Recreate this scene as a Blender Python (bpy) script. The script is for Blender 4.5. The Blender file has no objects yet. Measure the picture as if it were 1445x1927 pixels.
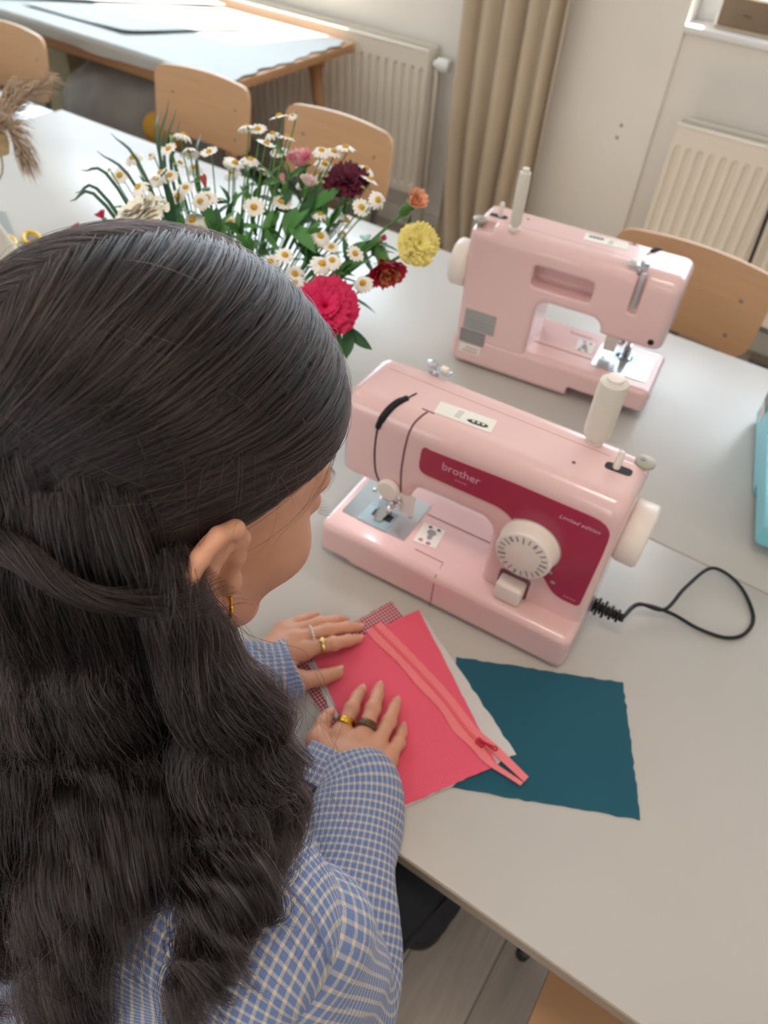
import bpy, bmesh, math, random
import numpy as np
from mathutils import Vector, Matrix
random.seed(7); rng = np.random.default_rng(11)
scn = bpy.context.scene
COL = scn.collection

# ------------------------------------------------------------------ camera
CAM_H = 1.58                      # eye height of the phone
TAB = 0.73                        # table top
FPX, CX, CY = 1416.0, 722.5, 963.5
R3 = np.array([[0.8311, 0.4359, -0.3454], [0.5521, -0.5713, 0.6074], [0.0674, -0.6954, -0.7154]])
cam_d = bpy.data.cameras.new('camera'); cam = bpy.data.objects.new('camera', cam_d); COL.objects.link(cam)
m = Matrix([[R3[0, 0], -R3[0, 1], -R3[0, 2], 0], [R3[1, 0], -R3[1, 1], -R3[1, 2], 0], [R3[2, 0], -R3[2, 1], -R3[2, 2], CAM_H], [0, 0, 0, 1]])
cam.matrix_world = m
cam_d.sensor_fit = 'VERTICAL'; cam_d.lens = 6.4; cam_d.sensor_height = 6.4 * 1927 / FPX; cam_d.sensor_width = cam_d.sensor_height * 1445 / 1927
cam_d.clip_start = 0.02; cam_d.clip_end = 60
cam_d.dof.use_dof = True; cam_d.dof.focus_distance = 0.50; cam_d.dof.aperture_fstop = 2.0
scn.camera = cam

# ------------------------------------------------------------------ light
w = bpy.data.worlds.new('sky'); scn.world = w; w.use_nodes = True
w.node_tree.nodes['Background'].inputs[0].default_value = (0.62, 0.78, 1.0, 1); w.node_tree.nodes['Background'].inputs[1].default_value = 1.2
def area(name, loc, rot, sx, sy, power, col):
    l = bpy.data.lights.new(name, 'AREA'); l.shape = 'RECTANGLE'; l.size = sx; l.size_y = sy; l.energy = power; l.color = col
    o = bpy.data.objects.new(name, l); COL.objects.link(o); o.location = loc; o.rotation_euler = rot; return o
# daylight entering through the two windows of the back wall (the lamps fill the openings)
WIN1 = (-4.60, -1.80, 0.98, 2.45); WIN2 = (-0.73, 0.75, 0.99, 2.45)
area('daylight_window_1', (-3.20, 3.20, 1.72), (math.radians(-90), 0, 0), 2.7, 1.4, 100, (0.70, 0.87, 1.0))
area('daylight_window_2', (0.01, 3.20, 1.72), (math.radians(-90), 0, 0), 1.4, 1.4, 30, (0.88, 0.94, 1.0))
area('fill_behind_camera', (-.9, -2.72, 1.75), (math.radians(90), 0, 0), 3.3, 1.3, 37, (1.0, 0.94, 0.86))  # added fill from behind the camera, brightens back wall and machine fronts
sun = bpy.data.lights.new('sun', 'SUN'); sun.energy = 30; sun.angle = math.radians(0.6); sun.color = (1.0, 0.96, 0.9)
so = bpy.data.objects.new('sun', sun); COL.objects.link(so)
so.rotation_euler = Vector((-0.2, -0.42, -0.9)).to_track_quat('-Z', 'Y').to_euler()
scn.view_settings.view_transform = 'Standard'; scn.view_settings.look = 'None'
scn.view_settings.exposure = 0.0; scn.view_settings.gamma = 1.0; scn.view_settings.use_curve_mapping = False

# ------------------------------------------------------------------ pixel helpers (1445 x 1927 frame)
def ray(p):
    return R3 @ np.array([(p[0] - CX) / FPX, (p[1] - CY) / FPX, 1.0])
def on_z(p, z):
    d = ray(p); t = (z - CAM_H) / d[2]; return np.array([d[0] * t, d[1] * t, z])
def on_y(p, y):
    d = ray(p); t = y / d[1]; return np.array([d[0] * t, y, CAM_H + d[2] * t])
def at_t(p, t):
    return ray(p) * t + np.array([0, 0, CAM_H])

# ------------------------------------------------------------------ materials
def lin(h):
    h = h.lstrip('#'); c = [int(h[i:i + 2], 16) / 255 for i in (0, 2, 4)]
    return tuple(x / 12.92 if x <= .04045 else ((x + .055) / 1.055) ** 2.4 for x in c) + (1,)
MATS = {}
def mat(name, col, rough=.5, metal=0., var=.06, scale=30., bump=0., bscale=200., coat=0., sss=0., trans=0., ior=1.45, spec=.5, alpha=1., sheen=0., stretch=None, sssr=(1, .35, .2)):
    if name in MATS: return MATS[name]
    mt = bpy.data.materials.new(name); mt.use_nodes = True; nt = mt.node_tree; N = nt.nodes; L = nt.links
    b = N['Principled BSDF']; c = lin(col) if isinstance(col, str) else tuple(col) + (1,)
    tc = N.new('ShaderNodeTexCoord'); mp = N.new('ShaderNodeMapping'); L.new(tc.outputs['Object'], mp.inputs['Vector'])
    if stretch: mp.inputs['Scale'].default_value = stretch
    nz = N.new('ShaderNodeTexNoise'); nz.inputs['Scale'].default_value = scale; nz.inputs['Detail'].default_value = 4
    L.new(mp.outputs[0], nz.inputs['Vector'])
    mx = N.new('ShaderNodeMix'); mx.data_type = 'RGBA'
    mx.inputs[6].default_value = tuple(max(0, x * (1 - var)) for x in c[:3]) + (1,)
    mx.inputs[7].default_value = tuple(min(1, x * (1 + var)) for x in c[:3]) + (1,)
    L.new(nz.outputs['Fac'], mx.inputs[0]); L.new(mx.outputs[2], b.inputs['Base Color'])
    b.inputs['Roughness'].default_value = rough; b.inputs['Metallic'].default_value = metal
    b.inputs['Coat Weight'].default_value = coat; b.inputs['IOR'].default_value = ior
    b.inputs['Specular IOR Level'].default_value = spec
    b.inputs['Transmission Weight'].default_value = trans; b.inputs['Alpha'].default_value = alpha
    b.inputs['Sheen Weight'].default_value = sheen
    if sss:
        b.inputs['Subsurface Weight'].default_value = sss; b.inputs['Subsurface Scale'].default_value = .006
        b.inputs['Subsurface Radius'].default_value = sssr
    if bump:
        n2 = N.new('ShaderNodeTexNoise'); n2.inputs['Scale'].default_value = bscale; n2.inputs['Detail'].default_value = 3
        L.new(mp.outputs[0], n2.inputs['Vector'])
        bp = N.new('ShaderNodeBump'); bp.inputs['Strength'].default_value = bump; bp.inputs['Distance'].default_value = .002
        L.new(n2.outputs['Fac'], bp.inputs['Height']); L.new(bp.outputs[0], b.inputs['Normal'])
    MATS[name] = mt; return mt

def check_mat(name, base, line, period, frac=.3, use_uv=True, cross=None, rough=.85, bump=.25):
    """woven check: two sets of lines over a ground colour, from UV metres"""
    mt = bpy.data.materials.new(name); mt.use_nodes = True; nt = mt.node_tree; N = nt.nodes; L = nt.links; b = N['Principled BSDF']
    tc = N.new('ShaderNodeTexCoord'); sp = N.new('ShaderNodeSeparateXYZ'); L.new(tc.outputs['UV' if use_uv else 'Object'], sp.inputs[0])
    def stripe(o):
        a = N.new('ShaderNodeMath'); a.operation = 'MULTIPLY'; a.inputs[1].default_value = 1 / period; L.new(o, a.inputs[0])
        f = N.new('ShaderNodeMath'); f.operation = 'FRACT'; L.new(a.outputs[0], f.inputs[0])
        p = N.new('ShaderNodeMath'); p.operation = 'PINGPONG'; p.inputs[1].default_value = .5; L.new(f.outputs[0], p.inputs[0])
        r = N.new('ShaderNodeMapRange'); r.interpolation_type = 'SMOOTHSTEP'; r.inputs[1].default_value = frac * .5 - .05; r.inputs[2].default_value = frac * .5 + .05
        r.inputs[3].default_value = 1; r.inputs[4].default_value = 0; L.new(p.outputs[0], r.inputs[0]); return r.outputs[0]
    sx, sy = stripe(sp.outputs[0]), stripe(sp.outputs[1])
    ad = N.new('ShaderNodeMath'); ad.operation = 'ADD'; L.new(sx, ad.inputs[0]); L.new(sy, ad.inputs[1])
    hf = N.new('ShaderNodeMath'); hf.operation = 'MULTIPLY'; hf.inputs[1].default_value = .5; L.new(ad.outputs[0], hf.inputs[0])
    rp = N.new('ShaderNodeValToRGB'); rp.color_ramp.elements[0].color = lin(base); rp.color_ramp.elements[0].position = 0
    rp.color_ramp.elements[1].color = lin(line if cross is None else cross); rp.color_ramp.elements[1].position = 1
    e = rp.color_ramp.elements.new(.5); e.color = lin(line)
    L.new(hf.outputs[0], rp.inputs[0]); L.new(rp.outputs[0], b.inputs['Base Color'])
    b.inputs['Roughness'].default_value = rough; b.inputs['Specular IOR Level'].default_value = .2; b.inputs['Sheen Weight'].default_value = .15
    nz = N.new('ShaderNodeTexNoise'); nz.inputs['Scale'].default_value = 900; L.new(tc.outputs['Object'], nz.inputs['Vector'])
    bp = N.new('ShaderNodeBump'); bp.inputs['Strength'].default_value = bump; bp.inputs['Distance'].default_value = .0006
    L.new(nz.outputs['Fac'], bp.inputs['Height']); L.new(bp.outputs[0], b.inputs['Normal'])
    MATS[name] = mt; return mt

# ------------------------------------------------------------------ object helpers
ORG = {}
def thing(name, label, cat, loc=(0, 0, 0), rotz=0., group=None):
    o = bpy.data.objects.new(name, None); COL.objects.link(o); o.empty_display_size = .05
    o.location = loc; o.rotation_euler = (0, 0, rotz); o['label'] = label; o['category'] = cat
    if group: o['group'] = group
    ORG[o.name] = np.array(loc, float); return o
def tag(o, label, cat, group=None):
    o['label'] = label; o['category'] = cat
    if group: o['group'] = group
    return o
def mob(name, verts, faces, material, parent=None, smooth=False, world=False, uvs=None, origin=None):
    """mesh object; world=True: vertices are in world space and get moved into the parent's (unrotated) frame"""
    v = np.asarray(verts, float)
    if parent is not None and world: v = v - ORG[parent.name]
    if parent is None and origin is not None: v = v - np.asarray(origin, float)
    me = bpy.data.meshes.new(name); me.from_pydata([tuple(x) for x in v], [], [tuple(int(i) for i in f) for f in faces])
    if material is not None:
        for mm in (material if isinstance(material, (list, tuple)) else [material]): me.materials.append(mm)
    if smooth: me.polygons.foreach_set('use_smooth', [True] * len(me.polygons))
    if uvs is not None:
        uvl = me.uv_layers.new(name='UVMap'); li = np.zeros(len(me.loops), int); me.loops.foreach_get('vertex_index', li)
        uvl.data.foreach_set('uv', np.asarray(uvs, float)[li].ravel())
    me.update()
    o = bpy.data.objects.new(name, me); COL.objects.link(o)
    if parent is not None:
        o.parent = parent
        if world: ORG[o.name] = ORG[parent.name]
    elif origin is not None: o.location = tuple(origin)
    return o
def struct(o): o['kind'] = 'structure'; return o
def bm_obj(name, bm, material, parent=None, smooth=True, angle=40):
    me = bpy.data.meshes.new(name); bmesh.ops.recalc_face_normals(bm, faces=bm.faces); bm.to_mesh(me); bm.free()
    if material is not None: me.materials.append(material)
    if smooth:
        me.polygons.foreach_set('use_smooth', [True] * len(me.polygons)); me.set_sharp_from_angle(angle=math.radians(angle))
    o = bpy.data.objects.new(name, me); COL.objects.link(o)
    if parent is not None: o.parent = parent
    return o
def box_bm(lo, hi, bevel=0., seg=2, bm=None, M=None):
    own = bmesh.new(); r = bmesh.ops.create_cube(own, size=1)
    lo = Vector(lo); hi = Vector(hi); c = (lo + hi) / 2; s = hi - lo
    for v in own.verts: v.co = Vector((v.co.x * s.x, v.co.y * s.y, v.co.z * s.z)) + c
    if bevel > 0: bmesh.ops.bevel(own, geom=own.edges[:] , offset=bevel, segments=seg, affect='EDGES', profile=.5)
    if M is not None: bmesh.ops.transform(own, matrix=M, verts=own.verts[:])
    if bm is None: return own
    t = bpy.data.meshes.new('t'); own.to_mesh(t); own.free(); bm.from_mesh(t); bpy.data.meshes.remove(t); return bm
def box(name, lo, hi, material, parent=None, bevel=0., seg=2, origin=None):
    if origin is not None: lo = Vector(lo) - Vector(origin); hi = Vector(hi) - Vector(origin)
    o = bm_obj(name, box_bm(lo, hi, bevel, seg), material, parent)
    if origin is not None: o.location = origin
    return o
def tube_vf(pts, rad, sides=8, cap=True):
    pts = np.asarray(pts, float); n = len(pts); rad = np.broadcast_to(np.asarray(rad, float), (n,))
    tg = np.gradient(pts, axis=0); tg /= np.linalg.norm(tg, axis=1)[:, None] + 1e-12
    up = np.array([0, 0, 1.]) if abs(tg[0][2]) < .9 else np.array([1., 0, 0])
    V = []; a = np.linspace(0, 2 * np.pi, sides, endpoint=False)
    nrm = np.cross(tg[0], up); nrm /= np.linalg.norm(nrm)
    for i in range(n):
        nrm = nrm - tg[i] * (nrm @ tg[i]); nrm /= np.linalg.norm(nrm) + 1e-12; bn = np.cross(tg[i], nrm)
        V.append(pts[i] + rad[i] * (np.cos(a)[:, None] * nrm + np.sin(a)[:, None] * bn))
    V = np.concatenate(V); F = []
    for i in range(n - 1):
        for j in range(sides):
            k = (j + 1) % sides; F.append((i * sides + j, i * sides + k, (i + 1) * sides + k, (i + 1) * sides + j))
    if cap: F.append(tuple(range(sides))[::-1]); F.append(tuple(range((n - 1) * sides, n * sides)))
    return V, F
def join_vf(parts):
    V = []; F = []; o = 0
    for v, f in parts:
        V.append(np.asarray(v, float)); F += [tuple(i + o for i in g) for g in f]; o += len(v)
    return np.concatenate(V), F
def tube(name, pts, rad, material, parent=None, sides=8, world=False):
    V, F = tube_vf(pts, rad, sides); return mob(name, V, F, material, parent, True, world)
def spline(pts, n):
    """Catmull-Rom through the points"""
    P = np.asarray(pts, float); P = np.vstack([2 * P[0] - P[1], P, 2 * P[-1] - P[-2]]); k = len(P) - 3
    out = []
    for s in np.linspace(0, k - 1e-9, n):
        i = int(s); t = s - i; a, b, c, d = P[i:i + 4]
        out.append(.5 * ((2 * b) + (c - a) * t + (2 * a - 5 * b + 4 * c - d) * t * t + (3 * b - a - 3 * c + d) * t ** 3))
    return np.array(out)
def lathe_vf(prof, sides=24, axis='z', c=(0, 0, 0)):
    prof = np.asarray(prof, float); a = np.linspace(0, 2 * np.pi, sides, endpoint=False); V = []; F = []
    for r, h in prof:
        ring = np.stack([r * np.cos(a), r * np.sin(a), np.full(sides, h)], 1)
        V.append(ring)
    V = np.concatenate(V)
    for i in range(len(prof) - 1):
        for j in range(sides):
            k = (j + 1) % sides; F.append((i * sides + j, i * sides + k, (i + 1) * sides + k, (i + 1) * sides + j))
    F.append(tuple(range(sides))[::-1]); F.append(tuple(range((len(prof) - 1) * sides, len(prof) * sides)))
    if axis == 'x': V = V[:, [2, 0, 1]]
    if axis == 'y': V = V[:, [1, 2, 0]]
    return V + np.asarray(c, float), F
def lathe(name, prof, material, parent=None, sides=24, axis='z', c=(0, 0, 0), world=False, angle=35):
    V, F = lathe_vf(prof, sides, axis, c); o = mob(name, V, F, material, parent, True, world); o.data.set_sharp_from_angle(angle=math.radians(angle)); return o
def prism_vf(outline, y0, y1, plane='xz'):
    P = np.asarray(outline, float); n = len(P)
    if plane == 'xz': A = np.stack([P[:, 0], np.full(n, y0), P[:, 1]], 1); B = np.stack([P[:, 0], np.full(n, y1), P[:, 1]], 1)
    elif plane == 'xy': A = np.stack([P[:, 0], P[:, 1], np.full(n, y0)], 1); B = np.stack([P[:, 0], P[:, 1], np.full(n, y1)], 1)
    else: A = np.stack([np.full(n, y0), P[:, 0], P[:, 1]], 1); B = np.stack([np.full(n, y1), P[:, 0], P[:, 1]], 1)
    F = [tuple(range(n)), tuple(range(2 * n - 1, n - 1, -1))]
    for i in range(n): j = (i + 1) % n; F.append((i, i + n, j + n, j))
    return np.vstack([A, B]), F
def prism(name, outline, y0, y1, material, parent=None, plane='xz', world=False):
    V, F = prism_vf(outline, y0, y1, plane); o = mob(name, V, F, material, parent, True, world); o.data.set_sharp_from_angle(angle=math.radians(35))
    bm = bmesh.new(); bm.from_mesh(o.data); bmesh.ops.recalc_face_normals(bm, faces=bm.faces); bm.to_mesh(o.data); bm.free(); return o
def rounded(pts, r, n=5):
    """round the corners of a polygon"""
    P = [np.array(p, float) for p in pts]; out = []; k = len(P); r = np.broadcast_to(r, (k,))
    for i in range(k):
        a, b, c = P[i - 1], P[i], P[(i + 1) % k]; u = a - b; v = c - b; lu = np.linalg.norm(u); lv = np.linalg.norm(v)
        q = min(r[i], lu * .49, lv * .49); s = b + u / lu * q; e = b + v / lv * q
        for t in np.linspace(0, 1, n): out.append((1 - t) ** 2 * s + 2 * t * (1 - t) * b + t * t * e)
    return out
def text_mesh(body, size, name, material, parent, M, depth=.0002, shear=0.):
    cu = bpy.data.curves.new('txt', 'FONT'); cu.body = body; cu.size = size; cu.extrude = depth; cu.shear = shear; cu.align_x = 'LEFT'; cu.resolution_u = 3
    to = bpy.data.objects.new('txt', cu); COL.objects.link(to); dg = bpy.context.evaluated_depsgraph_get()
    me = bpy.data.meshes.new_from_object(to.evaluated_get(dg)); bpy.data.objects.remove(to); bpy.data.curves.remove(cu)
    me.name = name; me.transform(M); me.materials.clear(); me.materials.append(material)
    o = bpy.data.objects.new(name, me); COL.objects.link(o); o.parent = parent; return o
def copy_tree(o, parent=None, first=True):
    c = o.copy(); COL.objects.link(c); c.parent = parent
    for ch in list(o.children): copy_tree(ch, c, False)
    return c

# ------------------------------------------------------------------ signed-distance modelling
def sd_ell(P, c, r, M=None):
    q = P - np.asarray(c, float)
    if M is not None: q = q @ M
    r = np.asarray(r, float); k0 = np.sqrt(((q / r) ** 2).sum(-1)); k1 = np.sqrt(((q / (r * r)) ** 2).sum(-1)); return k0 * (k0 - 1) / (k1 + 1e-9)
def sd_cap(P, a, b, ra, rb):
    a = np.asarray(a, float); b = np.asarray(b, float); d = b - a; q = P - a
    t = np.clip((q @ d) / (d @ d + 1e-12), 0, 1); return np.linalg.norm(q - t[..., None] * d, axis=-1) - (ra + (rb - ra) * t)
def sd_box(P, lo, hi, r):
    lo = np.asarray(lo, float); hi = np.asarray(hi, float); q = np.abs(P - (lo + hi) / 2) - (hi - lo) / 2 + r
    return np.linalg.norm(np.maximum(q, 0), axis=-1) + np.minimum(q.max(-1), 0) - r
def smin(a, b, k):
    h = np.maximum(k - np.abs(a - b), 0) / k; return np.minimum(a, b) - h * h * k * .25
def smax(a, b, k): return -smin(-a, -b, k)
def nets(fn, lo, hi, h):
    """surface nets: quad mesh of fn = 0 on a grid of step h"""
    lo = np.asarray(lo, float); n = np.ceil((np.asarray(hi) - lo) / h).astype(int) + 1
    G = np.stack(np.meshgrid(*[lo[i] + h * np.arange(n[i]) for i in range(3)], indexing='ij'), -1)
    F = np.empty(n); st = max(1, int(300000 / (n[1] * n[2])))
    for i in range(0, n[0], st): F[i:i + st] = fn(G[i:i + st])
    S = F < 0; cs = tuple(n - 1); acc = np.zeros(cs + (3,)); cnt = np.zeros(cs)
    off = [(i, j, k) for i in (0, 1) for j in (0, 1) for k in (0, 1)]
    def sl(A, o): return A[o[0]:o[0] + cs[0], o[1]:o[1] + cs[1], o[2]:o[2] + cs[2]]
    for a in off:
        for ax in range(3):
            if a[ax]: continue
            b = list(a); b[ax] = 1; fa, fb = sl(F, a), sl(F, b); cr = sl(S, a) != sl(S, b)
            t = np.where(cr, fa / np.where(cr, fa - fb, 1), 0); p = np.array(a, float); 
            for d in range(3): acc[..., d] += np.where(cr, p[d] + (t if d == ax else 0), 0)
            cnt += cr
    act = cnt > 0; idx = -np.ones(cs, int); idx[act] = np.arange(act.sum())
    ijk = np.argwhere(act); V = lo + h * (ijk + acc[act] / cnt[act][:, None]); Q = []
    for ax in range(3):
        u, v = (ax + 1) % 3, (ax + 2) % 3
        a = [slice(None)] * 3; b = [slice(None)] * 3; a[ax] = slice(0, n[ax] - 1); b[ax] = slice(1, n[ax])
        for d in (u, v): a[d] = slice(1, n[d] - 1); b[d] = slice(1, n[d] - 1)
        s0, s1 = S[tuple(a)], S[tuple(b)]; e = np.argwhere(s0 != s1)
        if not len(e): continue
        fl = s0[tuple(e.T)]; e[:, u] += 1; e[:, v] += 1
        def cell(du, dv):
            c = e.copy(); c[:, u] -= du; c[:, v] -= dv; return idx[tuple(c.T)]
        q = np.stack([cell(1, 1), cell(0, 1), cell(0, 0), cell(1, 0)], 1); q[~fl] = q[~fl][:, ::-1]; Q.append(q)
    return V, np.concatenate(Q)
def project(fn, V, it=2, e=4e-4):
    for _ in range(it):
        f = fn(V); g = np.stack([fn(V + np.eye(3)[i] * e) - fn(V - np.eye(3)[i] * e) for i in range(3)], 1) / (2 * e)
        V = V - np.clip(f, -.003, .003)[:, None] * g / (np.maximum((g * g).sum(1), .25)[:, None])
    return V
def vnoise(P, s, seed=0):
    """cheap smooth noise from sines"""
    P = np.asarray(P) * s; r = np.random.default_rng(seed); o = 0
    for k in range(5):
        d = r.normal(size=3); d /= np.linalg.norm(d); o = o + np.sin(P @ (d * (1 + .35 * k)) * 6.28 + r.uniform(0, 6.28)) / (1 + .5 * k)
    return o / 2.6

# ================================================================== the room
M_WALL = mat('plaster', '#efe9e0', .9, var=.04, scale=4, bump=.25, bscale=25)
M_SILL = mat('sill_paint', '#eeecea', .45, var=.03)
M_CEIL = mat('ceiling_paint', '#eeebe6', .9)
def multi_box(name, boxes, material):
    bm = bmesh.new()
    for lo, hi in boxes: box_bm(lo, hi, bm=bm)
    return struct(bm_obj(name, bm, material, smooth=False))
XL, XR, YF, YB, ZC = -5.2, 2.4, -2.6, 2.97, 3.0
a1, b1, c1, d1 = WIN1; a2, b2, c2, d2 = WIN2
wb = multi_box('wall_back', [((XL, YB, 0), (a1, 3.22, ZC)), ((a1, YB, 0), (b1, 3.22, c1 - .02)), ((a1, YB, d1), (b1, 3.22, ZC)), ((b1, YB, 0), (a2, 3.22, ZC)),
                        ((a2, YB + .022, 0), (b2, 3.22, c2 - .02)), ((a2, YB, d2), (b2, 3.22, ZC)), ((b2, YB, 0), (XR, 3.22, ZC))], M_WALL)
multi_box('wall_left', [((XL - .2, YF, 0), (XL, YB, ZC))], M_WALL)
multi_box('wall_right', [((XR, YF, 0), (XR + .2, YB, ZC))], M_WALL)
multi_box('wall_front', [((XL, YF - .2, 0), (XR, YF, 1.05)), ((XL, YF - .2, 2.45), (XR, YF, ZC)), ((XL, YF - .2, 1.05), (-2.6, YF, 2.45)), ((.8, YF - .2, 1.05), (XR, YF, 2.45))], M_WALL)  # opening added to let in the fill from behind the camera
multi_box('ceiling', [((XL, YF, ZC), (XR, YB + .25, ZC + .1))], M_CEIL)
struct(box('trim_1', (a1, YB - .012, c1 - .02), (b1, 3.22, c1), M_SILL, bevel=.003)); struct(box('trim_2', (a2, YB - .004, c2 - .02), (b2, 3.22, c2), M_SILL, bevel=.004))
M_FRAME = mat('window_paint', '#f2f2f0', .4)
def window(n, a, b, c, d):
    wf = struct(box('window_%d' % n, (a, 3.10, c), (a + .06, 3.16, d), M_FRAME, bevel=.004))
    for lo, hi in (((b - .06, 3.10, c), (b, 3.16, d)), ((a, 3.10, d - .06), (b, 3.16, d)), ((a, 3.09, c), (b, 3.17, c + .20)), (((a + b) / 2 - .04, 3.10, c), ((a + b) / 2 + .04, 3.16, d))):
        box('window_frame', lo, hi, M_FRAME, wf, bevel=.004)
window(1, *WIN1); window(2, *WIN2)
M_BASE = mat('baseboard_paint', '#d9d3c8', .5)
struct(box('baseboard_back', (XL, YB - .014, 0), (XR, YB, .09), M_BASE, bevel=.003))
for p in ((1169, 236), (1161, 259)): q = on_y(p, YB); lathe('nail_hole', [(.006, 0), (.006, -.0008), (.002, -.001)], mat('hole_grey', '#8d837c', .9), wb, 10, 'y', tuple(q))
# vinyl planks
tones = ['#8b7e73', '#a3968a', '#6c6158', '#ada094', '#928375']
M_PL = [mat('vinyl_plank_%s' % 'abcde'[i], t, .42, var=.22, scale=9, stretch=(9, 1, 1), bump=.1, bscale=60) for i, t in enumerate(tones)]
fl = struct(box('floor', (XL, YF, -.05), (XR, YB, -.004), mat('floor_joint', '#2c2724', .9)))
pw, pl = .142, 1.02
pm = bpy.data.meshes.new('plank'); pb = box_bm((-pw / 2 + .0008, -pl / 2 + .0008, -.006), (pw / 2 - .0008, pl / 2 - .0008, 0), .0008, 1); pb.to_mesh(pm); pb.free(); pm.materials.append(M_PL[0])
ix = 0
x = XL + pw / 2
while x < XR:
    off = [.15, .62, .38, .85, .5][ix % 5]; y = YF - off
    while y < YB + .2:
        yc = y + pl / 2; lo, hi = max(y, YF), min(y + pl, YB)
        if hi - lo > .05 and -3.2 < x < 1.2 and hi > -.9:
            o = bpy.data.objects.new('plank', pm); COL.objects.link(o); o.parent = fl; o.location = (x, (lo + hi) / 2, 0); o.scale = (1, (hi - lo) / pl, 1)
            o.material_slots[0].link = 'OBJECT'; o.material_slots[0].material = M_PL[(ix * 3 + int(y * 7) + random.randrange(2)) % 5]
        y += pl
    x += pw; ix += 1
# ceiling lamps (warm), above and behind the camera
M_LAMP = mat('lamp_housing', '#f4f4f2', .4)
M_GLOW = bpy.data.materials.new('lamp_glow'); M_GLOW.use_nodes = True
gb = M_GLOW.node_tree.nodes['Principled BSDF']; gb.inputs['Emission Color'].default_value = (1, .82, .62, 1); gb.inputs['Emission Strength'].default_value = 3
for i, (lx, ly) in enumerate(((-.1, .0), (-2.3, .2), (1.4, -.6))):
    t = thing('ceiling_lamp', ['round warm ceiling lamp above the sewing table', 'round warm ceiling lamp over the far left tables', 'round warm ceiling lamp nearest the right wall'][i], 'lamp', (lx, ly, ZC), 0, 'ceiling lamps')
    lathe('housing', [(.16, -.0), (.19, -.02), (.2, -.05)], M_LAMP, t); lathe('diffuser', [(.19, -.05), (.185, -.062), (.12, -.075), (.001, -.08)], M_GLOW, t)
    l = bpy.data.lights.new('lamp_light', 'AREA'); l.shape = 'DISK'; l.size = .4; l.energy = (9, 4, 5)[i]; l.color = (1.0, .82, .66)
    lo_ = bpy.data.objects.new('lamp_light', l); COL.objects.link(lo_); lo_.location = (lx, ly, ZC - .10)

# ================================================================== radiators
M_RAD = mat('radiator_enamel', '#e8dfd1', .4, var=.02)
def radiator(label, x0, x1, z0, z1, valve):
    y1 = YB - .03; y0 = y1 - .085
    t = thing('radiator', label, 'radiator', ((x0 + x1) / 2, y1, z0), 0); ox, oz = (x0 + x1) / 2, z0
    W = (x1 - x0) / 2; Ht = z1 - z0
    # pressed front sheet with vertical flutes
    per = .040; n = int(2 * W / per); V = []; F = []
    xs = []; 
    for k in range(n):
        c = -W + (k + .5) * 2 * W / n
        xs += [(c - .018, 0), (c - .010, 0), (c - .006, .013), (c + .006, .013), (c + .010, 0)]
    xs = [(-W, 0)] + xs + [(W, 0)]
    zz = [0, .03, .045, Ht - .075, Ht - .06, Ht]
    for zi in zz:
        fl_ = 0 if zi in (0, .03, Ht - .06, Ht) else 1
        for (xx, dd) in xs: V.append((xx, -.085 + dd * fl_, zi))
    c = len(xs)
    for i in range(len(zz) - 1):
        for j in range(c - 1): F.append((i * c + j, i * c + j + 1, (i + 1) * c + j + 1, (i + 1) * c + j))
    mob('front_panel', V, F, M_RAD, t)
    box('back_panel', (-W, -.012, 0), (W, 0, Ht - .01), M_RAD, t)
    for s in (-1, 1): box('side_panel', (min(s * W, s * (W + .006)), -.088, -.0), (max(s * W, s * (W + .006)), 0, Ht + .004), M_RAD, t, bevel=.002)
    box('top_rail', (-W, -.088, Ht - .004), (W, -.070, Ht + .004), M_RAD, t, bevel=.002); box('top_rail', (-W, -.014, Ht - .004), (W, 0, Ht + .004), M_RAD, t, bevel=.002)
    g = bpy.data.meshes.new('grille_bar'); gb_ = box_bm((-.002, -.071, -.003), (.002, -.013, .002)); gb_.to_mesh(g); gb_.free(); g.materials.append(M_RAD)
    nb = int(2 * W / .0115)
    for k in range(min(nb, 130)):
        o = bpy.data.objects.new('grille_bar', g); COL.objects.link(o); o.parent = t; o.location = (-W + (k + .5) * 2 * W / min(nb, 130), 0, Ht)
    for s in (-.6, .6): box('wall_bracket', (s * W - .02, -.01, .1), (s * W + .02, .03, Ht - .1), M_RAD, t)
    if valve:
        lathe('valve_head', [(.012, 0), (.014, .012), (.021, .016), (.024, .03), (.024, .06), (.02, .07), (.001, .071)], mat('valve_plastic', '#efefec', .35), t, axis='x', c=(W + .012, -.045, Ht - .045), sides=20)
        tube('valve_pipe', [(W + .006, -.045, Ht - .045), (W + .02, -.045, Ht - .045)], .010, mat('chrome', '#c8c8c8', .2, 1.), t)
        tube('supply_pipe', [(W + .025, -.045, Ht - .05), (W + .03, -.045, Ht - .1), (W + .03, -.045, -z0)], .008, M_RAD, t)
    return t
radiator('cream panel radiator behind the sunlit work table, with a white thermostat valve', -3.05, -1.63, .20, .755, True)
radiator('cream fluted panel radiator under the niche with the small speaker', -.625, .66, .16, .735, False)
# dark cable hanging in front of the right radiator
p0, p1 = on_y((1447, 398), 2.82), on_y((1406, 505), 2.82)
dv = (p1 - p0) / (p0[2] - p1[2])
cb = tube('black_cable', [p0 + dv * -.32, p0, p1, p1 + dv * (p1[2] - .004)], .0065, mat('black_rubber', '#17171a', .5), sides=8); tag(cb, 'black cable hanging in front of the fluted radiator at the right edge', 'cable')

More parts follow.
